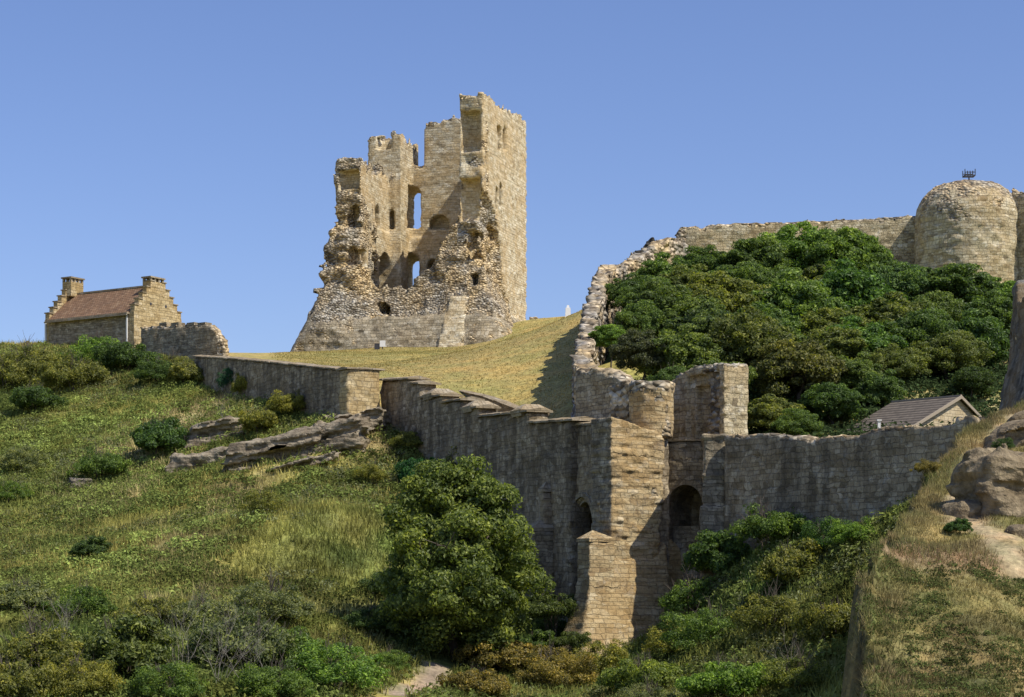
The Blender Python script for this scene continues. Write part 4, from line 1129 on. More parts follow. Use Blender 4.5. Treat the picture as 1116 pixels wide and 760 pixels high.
# crenellated wall next to the house
J = Frame(153, 166, 247, 160)
t = thing('crenellated_wall', 'grey wall beside the house with low merlons and broken sunlit end', 'wall', J.loc, J.a)
tp = J.prof([(153, 356), (200, 354), (228, 353.5), (233, 359), (239, 366), (244, 376), (247, 384)])
wall('wall', J, J.L, tp, .9, 17, M['mid'], t, .18, .08, rub_end=(0, .6), rubtop=.2, lump=.4, seed=25)
for px in (177, 190, 207, 219):
    s_ = J.s(px); boxes('merlon', [(s_ - .45, s_ + .45, .05, .85, J.z(px, 356.5), J.z(px, 351.5))], M['mid'], t)
# low wall on the skyline at the far left
Fw = Frame(-30, 180, 45, 178)
t = thing('hilltop_wall', 'low dark wall on the skyline left of the house', 'wall', Fw.loc, Fw.a)
wall('wall', Fw, Fw.L, Fw.prof([(-30, 375), (0, 377), (5, 374), (20, 375), (24, 373), (45, 373)]), .8, 20, M['dark'], t, .2, .08, lump=.4, seed=29)

# ================================================================ small tiled outbuilding behind the right wall
O = Frame(986, 101, 1068, 105.5)
t = thing('outbuilding', 'small building with grey tiled roof and pale gable behind the curtain wall', 'building', O.loc, O.a)
ap = (O.s(1044), O.z(1044, 432)); zl = O.z(986, 468); rx, rz_ = O.s(1066), O.z(1066, 455)
wm = masonry('outbuilding_stone', [(0, (.40, .30, .16)), (.5, (.50, .40, .24)), (1, (.58, .48, .31))], .5, .16, .02, (.2, .15, .1), .1, seed=18, lichen=.05, bump=.02, warp=.01)
D_ = 4.2
poly_mesh('gable_wall', [(0.15, 0, 5), (rx, 0, 5), (rx, 0, rz_ - .05), (ap[0], 0, ap[1] - .12), (.15, 0, zl - .05), (0.15, D_, 5), (rx, D_, 5), (rx, D_, rz_ - .05), (ap[0], D_, ap[1] - .12), (.15, D_, zl - .05)],
          [(0, 1, 2, 3, 4), (9, 8, 7, 6, 5), (5, 0, 4, 9), (1, 6, 7, 2)], wm, t)
m_, nt_ = newmat('grey_roof_tiles')
tc = N(nt_, 'ShaderNodeTexCoord').outputs['Object']; br = N(nt_, 'ShaderNodeTexBrick'); 
L(nt_, mapping(nt_, tc, (1, 1, 1)), br.inputs['Vector']); nn = noise(nt_, tc, 3, 4)
sx = N(nt_, 'ShaderNodeSeparateXYZ'); L(nt_, tc, sx.inputs[0])
fr_ = math_(nt_, 'FRACT', math_(nt_, 'MULTIPLY', sx.outputs[0], 2.6))
cc = mixc(nt_, 1, ramp(nt_, fr_, [(0, g(.02)), (.2, (.075, .062, .048)), (.5, (.11, .09, .07)), (1, (.22, .185, .14))]), ramp(nt_, nn.outputs[0], [(.3, g(.7)), (.7, g(1.25))]), 'MULTIPLY')
finish(nt_, cc, .8, fr_, .05); M['slate'] = m_
o_ = .22; e_ = .25
k_ = (ap[1] - zl) / ap[0]; k2 = (ap[1] - rz_) / (rx - ap[0])
poly_mesh('roof', [(-e_, -o_, zl - e_ * k_), (-e_, D_ + o_, zl - e_ * k_), (ap[0], D_ + o_, ap[1]), (ap[0], -o_, ap[1]), (rx + .2, D_ + o_, rz_ - .2 * k2), (rx + .2, -o_, rz_ - .2 * k2)], [(0, 3, 2, 1), (3, 5, 4, 2)], M['slate'], t)
def strip(a, b, w):  # barge boards
    return [(a[0], -o_ - .04, a[1] - w), (b[0], -o_ - .04, b[1] - w), (b[0], -o_ - .04, b[1] + .03), (a[0], -o_ - .04, a[1] + .03), (a[0], -o_ + .04, a[1] - w), (b[0], -o_ + .04, b[1] - w), (b[0], -o_ + .04, b[1] + .03), (a[0], -o_ + .04, a[1] + .03)]
bx_ = [(0, 1, 2, 3), (7, 6, 5, 4), (0, 4, 5, 1), (3, 2, 6, 7)]
m_, nt_ = newmat('pale_board'); finish(nt_, (.34, .28, .20), .7); M['board'] = m_
poly_mesh('barge_board', strip((-e_, zl - e_ * k_), ap, .14), bx_, M['board'], t); poly_mesh('barge_board', strip(ap, (rx + .2, rz_ - .2 * k2), .14), bx_, M['board'], t)
boxes('ridge', [(ap[0] - .07, ap[0] + .07, -o_, D_ + o_, ap[1] - .02, ap[1] + .07)], M['board'], t)
vx = O.s(958, 2.5)
va = P(958, 468, 99)
v_ = thing('vent_pipe', 'short white vent pipe in front of the grey tiled roof', 'pipe', (va[0], va[1], 0))
boxes('pipe', [(-.07, .07, -.07, .07, 5.5, P(958, 459, 99)[2])], M['white'], v_); boxes('cap', [(-.12, .12, -.12, .12, P(958, 459, 99)[2] + .004, P(958, 457.5, 99)[2])], M['white'], v_)

# small things near the keep
w = P(619, 343, 212); gz = float(hgt(w[0], w[1]))
t = thing('marker_pillar', 'small white pillar on the grass skyline right of the keep', 'pillar', (w[0], w[1], gz))
poly_mesh('body', [(-.34, -.34, -.3), (.34, -.34, -.3), (.34, .34, -.3), (-.34, .34, -.3), (-.26, -.26, 1.05), (.26, -.26, 1.05), (.26, .26, 1.05), (-.26, .26, 1.05)], [(0, 1, 5, 4), (1, 2, 6, 5), (2, 3, 7, 6), (3, 0, 4, 7), (4, 5, 6, 7)], M['white'], t)
poly_mesh('top', [(-.16, -.16, 1.05), (.16, -.16, 1.05), (.16, .16, 1.05), (-.16, .16, 1.05), (-.11, -.11, 1.35), (.11, -.11, 1.35), (.11, .11, 1.35), (-.11, .11, 1.35)], [(0, 1, 5, 4), (1, 2, 6, 5), (2, 3, 7, 6), (3, 0, 4, 7), (4, 5, 6, 7)], M['white'], t)
w = P(417, 377, 202.5); gz = float(hgt(w[0], w[1]))
t = thing('notice_board', 'small pale notice board on a post at the foot of the keep', 'sign', (w[0], w[1], gz))
boxes('post', [(-.05, .05, .03, .12, -.3, .95)], M['iron'], t); boxes('panel', [(-.3, .3, -.03, .028, .3, .95)], M['white'], t)
w = P(411, 377, 202.8); gz = float(hgt(w[0], w[1]))
t = thing('litter_bin', 'small dark bin with pale rim left of the notice board', 'bin', (w[0], w[1], gz))
boxes('body', [(-.26, .26, -.26, .26, -.2, .6)], M['iron'], t); boxes('rim', [(-.29, .29, -.29, .29, .602, .72)], M['board'], t)
Lw = Frame(576, 217, 604, 216)
w_ = wall('low_wall', Lw, Lw.L, Lw.prof([(576, 345.5), (590, 346), (604, 347.5)]), .5, 28.8, M['rubble'], None, .16, .1, lump=.35, seed=31)
tag(w_, 'low line of pale stones on the skyline between keep and white pillar', 'wall')
# ================================================================ rocks
def rockmat(name, stops, bands=5.0, sc=1.0, bump=.08):
    m, nt = newmat(name)
    tc = N(nt, 'ShaderNodeTexCoord').outputs['Object']
    w = noise(nt, tc, .8 * sc, 4); 
    s = N(nt, 'ShaderNodeSeparateXYZ'); L(nt, tc, s.inputs[0])
    z = math_(nt, 'ADD', math_(nt, 'MULTIPLY', s.outputs[2], bands), math_(nt, 'MULTIPLY', w.outputs[0], 2.2))
    cb = N(nt, 'ShaderNodeCombineXYZ'); L(nt, z, cb.inputs[2]); bn = noise(nt, cb.outputs[0], 1.0, 2)
    n2 = noise(nt, tc, 5 * sc, 5, .7); n3 = noise(nt, tc, 1.3 * sc, 4, .65)
    f = math_(nt, 'ADD', math_(nt, 'MULTIPLY', bn.outputs[0], .45), math_(nt, 'MULTIPLY', n3.outputs[0], .55))
    c = ramp(nt, f, stops)
    c = mixc(nt, 1, c, ramp(nt, n2.outputs[0], [(.3, g(.6)), (.5, g(1)), (.75, g(1.3))]), 'MULTIPLY')
    h = math_(nt, 'ADD', math_(nt, 'MULTIPLY', bn.outputs[0], 1.2), n2.outputs[0])
    finish(nt, c, .93, h, bump, .9); return m
M['shale'] = rockmat('layered_rock', [(.30, (.05, .04, .028)), (.43, (.17, .135, .09)), (.56, (.33, .275, .19)), (.75, (.54, .475, .35))], 4, 1.0, .14)
M['boulder'] = rockmat('sandstone_boulder', [(.30, (.10, .085, .06)), (.45, (.19, .16, .12)), (.6, (.29, .25, .185)), (.75, (.42, .34, .22))], 1.6, .7, .10)
def rock(name, label, px, py, Y, sx, sy, sz, rz, mat, seed, h=.14, layer=.3, tilt=.0, cat='rock', amp=.5, pw=7, fixed=False):
    hf = hmound if px > 940 else hgt
    Yh = hit(px, py, hf, 38.0 if px > 940 else 56.0)
    if Yh and abs(Yh - Y) < 14 and not fixed: Y = Yh - sy * .15
    c = P(px, py, Y)
    def fn(X, V, z):
        zz = z - X * tilt
        k = np.floor(zz / layer + .3 * vnoise(X * .5, V * .5, 0, seed)); off = _h(k, k * 0, k * 0, seed)
        fx = 1 - .16 * off; n = fbm(X * 1.1, V * 1.1, zz * 1.6, seed, 4)
        d = ((np.abs(X / (sx * fx)) ** pw + np.abs(V / (sy * fx)) ** pw + np.abs(zz / sz) ** pw) ** (1 / pw) - 1) * min(sx, sy, sz) * 1.2
        fr = zz / layer - np.floor(zz / layer)
        gr = np.exp(-((fr - .5) / .16) ** 2) * .15 * (layer / .3) * (.5 + .5 * off)
        jt = np.exp(-((np.abs((X * .9 + off * 2.3) % 1.4 - .7)) / .06) ** 2) * .05
        if layer > .39:
            return d + (worley(X * .9 + 3, V * .9, zz * 1.1, seed) - .5) * .45 * min(1, sx) + .10 * min(1, sx) * (worley(X * 2.8, V * 2.8, zz * 3.4, seed + 3) - .5) * 2 + n * amp * min(sx, sy, sz) * .5, 0 * X
        if True:
            ff = vnoise(X * .35, k * 3.1, 0, seed) * .5 + (off - .5) * .9
            V2 = V + ff * .55 * sy
            hz = sz * (1 + .35 * fbm(X * .45, 0, 0, seed + 2, 3))
            d = ((np.abs(X / (sx * (1 - .12 * off))) ** pw + np.abs(V2 / sy) ** pw + np.abs(zz / hz) ** pw) ** (1 / pw) - 1) * min(sx, sy, sz) * 1.1
            ck = worley(X * .75, V * .3, k * 1.7, seed + 5)
            return d + .10 * np.clip(ck - .62, 0, 1) * 4 * .5 + n * min(sx, sy, sz) * .30 + .10 * fbm(X * 2.3, V * 2.3, zz * 4, seed + 9, 2), 0 * X
    lo = (-sx * 1.3, -sy * 1.4, -sz * 1.4 - abs(tilt) * sx); hi = (sx * 1.3, sy * 1.4, sz * 1.4 + abs(tilt) * sx)
    o = sdf_mesh(name, fn, lo, hi, h, M[mat], None, tuple(c), rz, smooth=layer > .39)
    tag(o, label, cat); return o
RZ = math.radians
OC = 'layered stone ledge, '
rock('rock_ledge', 'upper short layered grey ledge above the longest ledge on the left slope', 240, 476, 126.3, 2.3, 1.1, .9, RZ(-10), 'shale', 1, .10, .30, .12)
rock('rock_ledge', 'lower left blocky grey ledge at the end of the outcrop beside the round elder bush', 221, 508, 123.2, 2.3, .9, 1.0, RZ(-10), 'shale', 2, .10, .34, .11)
rock('rock_ledge', 'longest layered grey ledge with dark undercut on the left slope', 303, 494, 121.0, 3.4, 1.2, 1.0, RZ(-14), 'shale', 3, .10, .28, .19)
rock('rock_ledge', 'thin pale slab low under the longest ledge', 322, 506, 119.2, 1.3, .7, .22, RZ(-18), 'shale', 4, .1, .2, .22)
rock('rock_ledge', 'broken ledge running up to the foot of the pale wall end', 366, 480, 119.6, 2.3, 1.0, 1.1, RZ(-18), 'shale', 5, .10, .30, .20)
rock('rock_ledge', 'pale ledge directly under the sunlit wall end', 394, 463, 120.4, 1.6, 1.1, .7, RZ(-20), 'shale', 6, .11, .24, .2)
rock('rock_ledge', 'small dark slab below the broken ledge', 347, 503, 118.4, 1.3, .7, .3, RZ(-20), 'shale', 7, .1, .22, .25)
rock('rock_ledge', 'small slab half hidden in grass below the dark wall', 357, 459, 122.5, .9, .5, .25, RZ(-20), 'shale', 8, .1, .22, .2)
rock('boulder', 'small dark boulder alone on the left slope', 88, 531, 121.5, .75, .6, .6, .3, 'boulder', 9, .1, .3, 0)
rock('boulder', 'rough grey boulder at the foot of the gate tower buttress', 631, 692, 88.0, .85, .8, .75, .2, 'boulder', 10, .1, .5, 0, pw=3)
M['outcrop'] = rockmat('brown_outcrop', [(.30, (.07, .052, .03)), (.45, (.19, .145, .085)), (.6, (.31, .245, .15)), (.75, (.46, .375, .23))], 3.2, .9, .14)
# mound rocks
rock('boulder', 'large brown layered boulder on the right mound', 1094, 545, 56.0, 1.35, 1.3, 1.45, RZ(20), 'outcrop', 11, .07, .36, -.10, amp=.8, pw=4)
rock('boulder', 'rounded brown boulder at the top of the right mound', 1108, 482, 61, .85, 1.1, .62, RZ(10), 'outcrop', 12, .07, .36, .3, amp=.35, pw=3)
rock('boulder', 'dark capped boulder highest on the right mound', 1112, 461, 63.5, .55, .8, .35, RZ(0), 'outcrop', 13, .07, .4, .3, amp=.4, pw=3)
rock('boulder', 'small pale boulder in front of the large brown boulder', 1112, 585, 52.5, .5, .5, .35, RZ(0), 'outcrop', 14, .07, .4, 0, amp=.4, pw=3)
rock('boulder', 'narrow weathered rock left of the large brown boulder', 1058, 566, 54.5, .62, .6, .5, RZ(30), 'outcrop', 17, .07, .3, .2, amp=.45, pw=3)

# ================================================================ vegetation
DKG = (0.067, 0.107, 0.032); MIDG = (0.104, 0.159, 0.039); BRG = (0.134, 0.213, 0.044); OLV = (0.152, 0.159, 0.046); YEL = (.185, .185, .045); RUS = (.19, .155, .05); BLU = (0.083, 0.137, 0.055); BLK = (0.061, 0.061, 0.044); PAL = (.155, .175, .080)
TR = [
 ('dark green tree at the upper left end of the grove, below the dark ruin stump', 692, 326, 29, 134, DKG), ('leafy green tree against the pale tumbled wall', 666, 372, 19, 117, BRG),
 ('mid green tree filling the notch below the start of the upper curtain wall', 728, 312, 33, 140, MIDG), ('dark tree below the left part of the upper curtain wall', 776, 304, 36, 143, DKG),
 ('broad dull green tree on the left flank of the grove', 728, 352, 46, 129, (0.077, 0.106, 0.035)), ('tallest bright green tree of the grove reaching above the curtain wall top', 872, 290, 46, 143, BRG),
 ('rich green tree just right of the tallest one', 918, 296, 44, 141, MIDG), ('deep green sycamore in the middle right of the grove', 925, 338, 52, 134, (0.064, 0.125, 0.032)),
 ('olive tree in the heart of the grove', 792, 348, 50, 130, OLV), ('dense green tree right of the heart of the grove', 862, 355, 54, 129, MIDG),
 ('blue green tree left of the round tower foot', 984, 336, 40, 139, BLU), ('dark tree below the round tower', 1036, 348, 42, 139, DKG), ('small light green tree at the foot of the round tower wall', 1090, 330, 27, 140, BRG),
 ('blackish bare looking tree low on the left of the grove', 702, 392, 29, 113, BLK), ('yellow green tree above the round turret', 742, 398, 38, 113, (0.112, 0.144, 0.040)),
 ('brownish olive tree above the broken pier', 816, 412, 52, 115, (0.106, 0.115, 0.038)), ('olive brown tree right of the broken pier', 872, 436, 46, 111, (0.120, 0.112, 0.042)),
 ('bright leafed sycamore above the tiled outbuilding', 936, 402, 42, 120, (0.080, 0.144, 0.038)), ('dark tree behind the ridge of the tiled outbuilding', 998, 398, 46, 122, DKG),
 ('dark tree beside the shaded tower wall', 1062, 392, 42, 121, (0.054, 0.099, 0.029)), ('very dark tree right behind the outbuilding gable', 1060, 428, 26, 112, (0.038, 0.061, 0.022)),
 ('dark low tree left of the outbuilding roof', 908, 462, 30, 107, (0.056, 0.096, 0.029)), ('dull green tree low behind the pier', 838, 458, 30, 106, OLV), ('shadowy tree between the turret and the pier', 728, 428, 24, 105, DKG),
 ('low dark tree behind the middle of the curtain wall', 960, 448, 26, 110, DKG), ('round dark tree by the right frame edge under the curtain wall stub', 1112, 352, 30, 138, DKG),
 ('soft green tree in the upper middle of the grove', 826, 300, 40, 142, (0.088, 0.128, 0.038)), ('grey green tree between bright tree and olive tree', 770, 388, 40, 119, (0.080, 0.109, 0.048)),
]
for px, py, r, Y in ((706, 338, 30, 131), (750, 326, 36, 136), (812, 322, 36, 137), (842, 330, 36, 138), (890, 326, 38, 138), (952, 308, 34, 142), (760, 372, 36, 124), (826, 376, 40, 123), (900, 372, 40, 126), (968, 364, 38, 130), (1010, 362, 36, 131), (1078, 362, 34, 133),
        (780, 424, 34, 110), (900, 414, 38, 118), (850, 398, 36, 118), (1030, 404, 36, 118), (700, 360, 30, 124), (974, 418, 32, 116), (752, 430, 26, 108), (1014, 322, 26, 142), (870, 472, 24, 103), (930, 440, 30, 112)):
    TR.append(('medium green tree whose crown merges into its neighbours inside the grove', px, py, r, Y, random.choice([(.09, .135, .038), (.105, .14, .04), (.075, .12, .034), (.115, .13, .042)])))
for i, (lb, px, py, r, Y, c) in enumerate(TR):
    tree('grove_tree', lb, px, py, r * 1.10, Y, tuple(.8 * v * 1.28 + .24 * m for v, m in zip(c, (.115, .165, .045))), i, 'trees of the grove between the walls', sq=random.uniform(.85, 1.05), wide=random.uniform(.98, 1.15))

# the big sycamore in the ditch
BIGC = crown_mesh('crown', 777, 120000, 300, .024, .9, .55, (1.02, 1.02, 1.30), (.07, .19), .27)
c = P(497, 622, 86); gz = float(hgt(c[0], c[1])); R = 97 / F * 86
t = thing('sycamore_tree', 'large dark leafy sycamore in the ditch in front of the stepped wall', 'tree', (c[0], c[1], gz), 1.1)
H = c[2] - gz; cr = link('crown', BIGC, t, (0, 0, H)); cr.scale = (R, R, R); cr.color = (.15, .19, .052, 1)
tr = link('trunk', branches('trunk', 888, 1, .05, 3, .5), t); tr.scale = (R * 1.2, R * 1.2, H * .9)
bush('sycamore_sapling', 'pointed light green sapling crown above the big sycamore, against the stepped wall', 520, 512, 36, 92, OLV, 0, sq=1.25, cat='tree', light=True)

BU = [
 ('bright green rounded shrub under the long side of the stone house', 106, 388, 29, 166, BRG), ('dark green shrub under the crenellated wall', 142, 392, 24, 163, DKG), ('olive thicket on the far left brow', 38, 400, 30, 161, OLV), ('dark shrub at the left frame edge below the hilltop wall', 6, 412, 26, 157, OLV),
 ('dull shrub just below the bright green rounded one', 78, 412, 27, 157, OLV), ('shaded shrub in the hollow below the brow', 40, 436, 22, 153, DKG), ('low green shrub below the crenellated wall end', 190, 398, 17, 158, OLV),
 ('elder bush beside the layered ledges on the left slope', 173, 482, 33, 127, (.062, .110, .034)), ('green bramble above the lone dark boulder', 108, 512, 27, 125, MIDG), ('green shrub low at the left frame edge', 14, 538, 23, 122, MIDG), ('pale green bush near the left frame edge', 22, 505, 26, 129, PAL),
 ('small round dark bush in the middle of the left slope', 98, 600, 21, 105, (.055, .090, .030)), ('hawthorn beside the foot of the dark boundary wall', 448, 482, 24, 114.5, OLV), ('dark ivy mass at the foot of the stepped wall', 458, 520, 22, 111, (0.032, 0.096, 0.032)),
 ('bright green ivy climbing the dark boundary wall', 266, 424, 15, 139.4, YEL), ('shaded ivy hanging beside the bright ivy on the boundary wall', 249, 419, 14, 142.2, (0.032, 0.088, 0.048)), ('grassy shrub in front of the boundary wall', 318, 444, 24, 127, YEL), ('low yellow shrub above the longest ledge', 285, 462, 22, 126, YEL),
 ('tall olive shrub in the bottom left corner', 45, 712, 56, 71, OLV), ('dark leafy shrub right of the bottom left corner one', 128, 712, 56, 72, (0.088, 0.112, 0.035)), ('grey green shrub behind bare white twigs at the bottom', 262, 706, 56, 73, (0.112, 0.136, 0.058)), ('light green rounded shrub at the bottom left of the path', 372, 732, 54, 71, (0.120, 0.200, 0.045)),
 ('tall shrub with yellow flower heads on the lower left slope', 300, 660, 44, 82, PAL), ('mid green scrub between bare twigs and light green shrub', 320, 712, 40, 74, MIDG), ('dark scrub at the foot of the big sycamore', 400, 678, 28, 81, DKG),
 ('rusty brown shrub in front of the big sycamore', 545, 718, 42, 80.5, RUS), ('orange olive shrub beside the path', 600, 735, 42, 78.5, (0.192, 0.160, 0.051)), ('yellow green shrub at the foot of the gate tower', 652, 722, 36, 80, YEL), ('tiny shrub growing on the gate tower plinth', 650, 668, 9, 88.6, YEL),
 ('leafy bramble at the right foot of the gate tower', 700, 740, 40, 76, (0.144, 0.184, 0.045)), ('dark green bramble climbing right of the gate tower foot', 758, 655, 44, 81, MIDG), ('dark elder below the archway', 790, 612, 40, 82, (0.072, 0.120, 0.035)), ('tall green shrub in front of the curtain wall', 838, 580, 42, 81, MIDG), ('yellow flowering shrub at the middle of the right slope', 735, 700, 38, 76.5, YEL),
 ('wide dark bramble on the right slope', 770, 690, 44, 74, MIDG), ('olive shrub under the tall green one', 862, 622, 40, 77, OLV), ('dry shrub with pale stalks on the right slope', 840, 672, 44, 73, OLV), ('low green shrub at the bottom of the right slope', 790, 742, 42, 69, BRG), ('pale flowering shrub at the bottom centre right', 712, 765, 34, 72, PAL),
 ('dark scrub in the gully left of the mound', 905, 590, 32, 78, (0.064, 0.120, 0.035)), ('bright grassy shrub against the foot of the curtain wall', 935, 582, 26, 77, BRG), ('low bramble in the gully beside the steep mound edge', 908, 680, 38, 66, OLV), ('olive bramble at the bottom of the gully', 868, 735, 40, 64, (0.152, 0.176, 0.048)),
 ('dark nettle clump in the shadow of the large brown boulder', 1043, 576, 15, 52.6, (.05, .095, .03)), ('brown dry bush at the top edge of the mound', 1009, 524, 13, 59, RUS), ('dark green creeper between the upper boulders', 1094, 487, 13, 58.5, (.05, .085, .03)),
 ('shadowy shrub under the left passage arch', 610, 690, 26, 90, DKG), ('dark scrub between sycamore and gate tower', 585, 705, 24, 86, DKG), ('dark shrub on the left slope beside the sycamore shade', 418, 640, 30, 86.5, (0.064, 0.099, 0.032)),
]
BU += [
 ('leafy olive bush at the very bottom left edge', 10, 745, 44, 66, OLV), ('yellowish bush between the two bottom left thickets', 92, 745, 40, 67, YEL), ('green bush below the bare twigs at the bottom', 185, 752, 42, 66, MIDG),
 ('grey green willow behind the short bare twigs', 225, 672, 36, 80, PAL), ('dull bush left of the grey green willow', 165, 668, 34, 80, OLV), ('dark bush behind the bottom left thickets', 92, 662, 36, 80, MIDG), ('pale bush high on the lower left edge', 25, 655, 36, 84, PAL),
 ('mid green bush right of the short bare twigs', 300, 748, 40, 66, MIDG), ('olive bramble below the longest ledge', 290, 552, 26, 112, OLV), 
 ('dark leafy bush on the brow below the crenellated wall', 168, 408, 20, 154, DKG), ('rough olive bush at the left end of the boundary wall', 205, 410, 17, 151, OLV), ('golden weedy shrub on the slope below the pale wall end', 405, 520, 22, 112, YEL),
 ('scrubby bush just right of the path', 520, 748, 30, 76, RUS), ('small green bush left of the path bend', 420, 722, 24, 76, MIDG),
]
for i, (lb, px, py, r, Y, c) in enumerate(BU):
    if Y > 150: r *= 1.25
    c = tuple(v * 1.2 for v in c)
    bush('shrub', lb, px, py, r, Y, c, i, 'shrubs on the castle slopes', fixed='ivy' in lb and 'mass' not in lb, sq=1.6 if 'ivy' in lb else random.uniform(.85, 1.1), light=(i % 3 == 0))

for lb, px, py, r, Y in (('dark scrub hiding the foot of the stepped wall buttress', 598, 668, 30, 91), ('low leafy scrub at the left foot of the gate tower', 622, 702, 20, 88)):
    bush('shrub', lb, px, py, r, Y, (.085, .115, .034), 1, 'shrubs on the castle slopes', fixed=True)

# bare pale twigs
for i, (lb, px, py, Y, hh) in enumerate([('tall spray of bare pale twigs at the bottom left', 195, 760, 66, 3.6), ('bare pale twigs leaning over the grey green shrub', 238, 752, 66.5, 3.2), ('short bare twigs right of the leaning ones', 275, 755, 66, 2.6), ('thin dead bush above the bottom left thicket', 60, 690, 72, 2.4),
        ('dead thorny stems on the right slope', 852, 712, 68, 2.0), ('thin bare stem sticking up beside the bright ivy', 243, 448, 131, 2.2), ('bare stems at the foot of the gate tower rock', 612, 708, 84, 1.8)]):
    w = P(px, py, Y); gz = float(hgt(w[0], w[1]))
    o = link('bare_shrub', branches('bare_shrub', 900 + i, hh * .5, .013, 3, .45, 'twig', nmain=7 if i < 4 else 4, sides=4, split=(2, 3), lean=(.25, 0)), None, (w[0], w[1], max(gz - .1, min(gz, w[2]))))
    tag(o, lb, 'bare shrub')

# ---------------------------------------------------------------- ground cover
def scatter_px(n, poly_fn, Yr, rng):
    x = rng.uniform(poly_fn[0], poly_fn[1], n); y = rng.uniform(Yr[0], Yr[1], n)
    return x, y
def tufts(name, label, x, y, zf, nb, hgt_, wid, colf, rng, spread=.25, lean=.5, jit=.35, flowers=0, fcol=None):
    z = zf(x, y); n = len(x)
    base = np.repeat(np.stack([x, y, z], 1), nb, 0); m = len(base)
    base[:, :2] += rng.normal(0, spread, (m, 2)); base[:, 2] = zf(base[:, 0], base[:, 1]) - .03
    hh = np.repeat(hgt_ * rng.uniform(.55, 1.4, n), nb) * rng.uniform(.6, 1.2, m)
    a = rng.uniform(0, 6.28, m); w = wid * rng.uniform(.6, 1.4, m)
    dx = np.stack([np.cos(a), np.sin(a), 0 * a], 1) * w[:, None]
    ln = np.stack([rng.normal(0, lean, m), rng.normal(0, lean, m), np.ones(m)], 1); ln = unit(ln)
    tip = base + ln * hh[:, None]; 
    V = np.stack([base - dx, base + dx, tip], 1).reshape(-1, 3); Q = np.arange(3 * m).reshape(m, 3)
    c = colf(base[:, 0], base[:, 1]) * rng.uniform(1 - jit, 1 + jit, (m, 1))
    C = np.repeat(c, 3, 0)
    if flowers:
        k = rng.choice(m, int(m * flowers), replace=False); p = tip[k]; s = wid * .9
        nv = len(V); fc = np.repeat(fcol[rng.integers(0, len(fcol), len(k))], 3, 0)
        d1 = unit(rng.normal(0, 1, (len(k), 3))) * s; d2 = unit(rng.normal(0, 1, (len(k), 3))) * s
        FV = np.stack([p - d1, p + d1, p + d2 * 1.5], 1).reshape(-1, 3)
        V = np.concatenate([V, FV]); Q = np.concatenate([Q, np.arange(nv, nv + 3 * len(k)).reshape(-1, 3)]); C = np.concatenate([C, fc])
    o = link(name, mesh_np(name, V, Q, M['meadow'], {'col': np.clip(C, .005, 1)}))
    tag(o, label, None, None, 'stuff'); return o
def clumps(name, label, x, y, zf, nl, rad, leaf, colf, rng):
    n = len(x); z = zf(x, y); r = rad * rng.uniform(.5, 1.5, n)
    k = np.repeat(np.arange(n), nl); d = unit(rng.normal(0, 1, (n * nl, 3))); d[:, 2] = np.abs(d[:, 2])
    C = np.stack([x[k], y[k], z[k]], 1) + d * (r[k] * rng.uniform(.5, 1.1, n * nl))[:, None] * np.array([1.2, 1.2, .7])
    V, Q = leaves(C, d + [0, 0, .4], leaf, rng)
    tint = rng.uniform(.65, 1.35, n)[k][:, None]
    col = np.repeat(colf(x[k], y[k]) * tint, 4, 0)
    o = link(name, mesh_np(name, V, Q, M['meadow'], {'col': np.clip(col, .005, 1)})); tag(o, label, None, None, 'stuff'); return o

rng = np.random.default_rng(5)
def inview(x, y, m=60, z=None):
    px = CX + F * x / y
    return (px > -m) & (px < 1116 + m)
def slope_pts(n, y0, y1, x0=-62, x1=22):
    y = rng.uniform(y0, y1, n); x = rng.uniform(x0, x1, n)
    k = inview(x, y) & (slope_zone(x, y) > .9)
    x, y = x[k], y[k]
    px = CX + F * x / y
    # keep the wall lines, the passage and the path clear
    pth = np.abs(x - _lerp(y, [60, 70, 78, 84, 95], [-6.5, -4.6, -3.6, -3.2, -1])) < .9
    k = ~(pth & (y < 86))
    k &= ~((px > 212) & (px < 622) & (y > _lerp(px, [212, 380, 415, 622], [148.5, 119.5, 122.5, 94])))
    k &= ~((px > 640) & (y > _lerp(px, [640, 660, 720, 790, 1064], [89, 88.5, 90, 87, 74.5])))
    return x[k], y[k]
FL = np.array([(.42, .36, .10), (.38, .36, .20), (.30, .26, .06), (.42, .40, .30)])
lcol = lambda x, y: colfield(x, y) * 1.1
x, y = slope_pts(70000, 56, 180)
tufts('grass', 'rough uncut grass over the wild left slope and ditch', x, y, hgt, 7, .50, .032, lcol, rng, .3, .35, flowers=.02, fcol=FL)
x, y = slope_pts(26000, 56, 110)
tufts('long_grass', 'longer grass blades in the lower ditch', x, y, hgt, 7, .5, .022, lcol, rng, .25, .35, flowers=.03, fcol=FL)
def leafcol(x, y): 
    b = fbm(x * .09, y * .09, 2, 90, 3)[..., None]
    return np.array([.145, .178, .046]) * (1 + 1.0 * b) + np.array([.05, .035, .006]) * np.clip(fbm(x * .2, y * .2, 7, 91, 2), 0, 1)[..., None]
x, y = slope_pts(60000, 56, 182); k = fbm(x * .12, y * .12, 4, 88, 3) > -.12
clumps('undergrowth', 'low leafy undergrowth in patches over the wild slopes', x[k], y[k], hgt, 26, .38, .10, leafcol, rng)
x, y = slope_pts(16000, 56, 182); k = fbm(x * .14, y * .14, 14, 98, 3) > .10
clumps('bramble_patch', 'greyish pale bramble patches on the wild slopes', x[k], y[k], hgt, 46, .5, .07, lambda a, b: np.tile(np.array([.19, .205, .10]), (len(a), 1)), rng)
x, y = slope_pts(12500, 56, 182); k = fbm(x * .1, y * .1, 24, 118, 3) > -.25
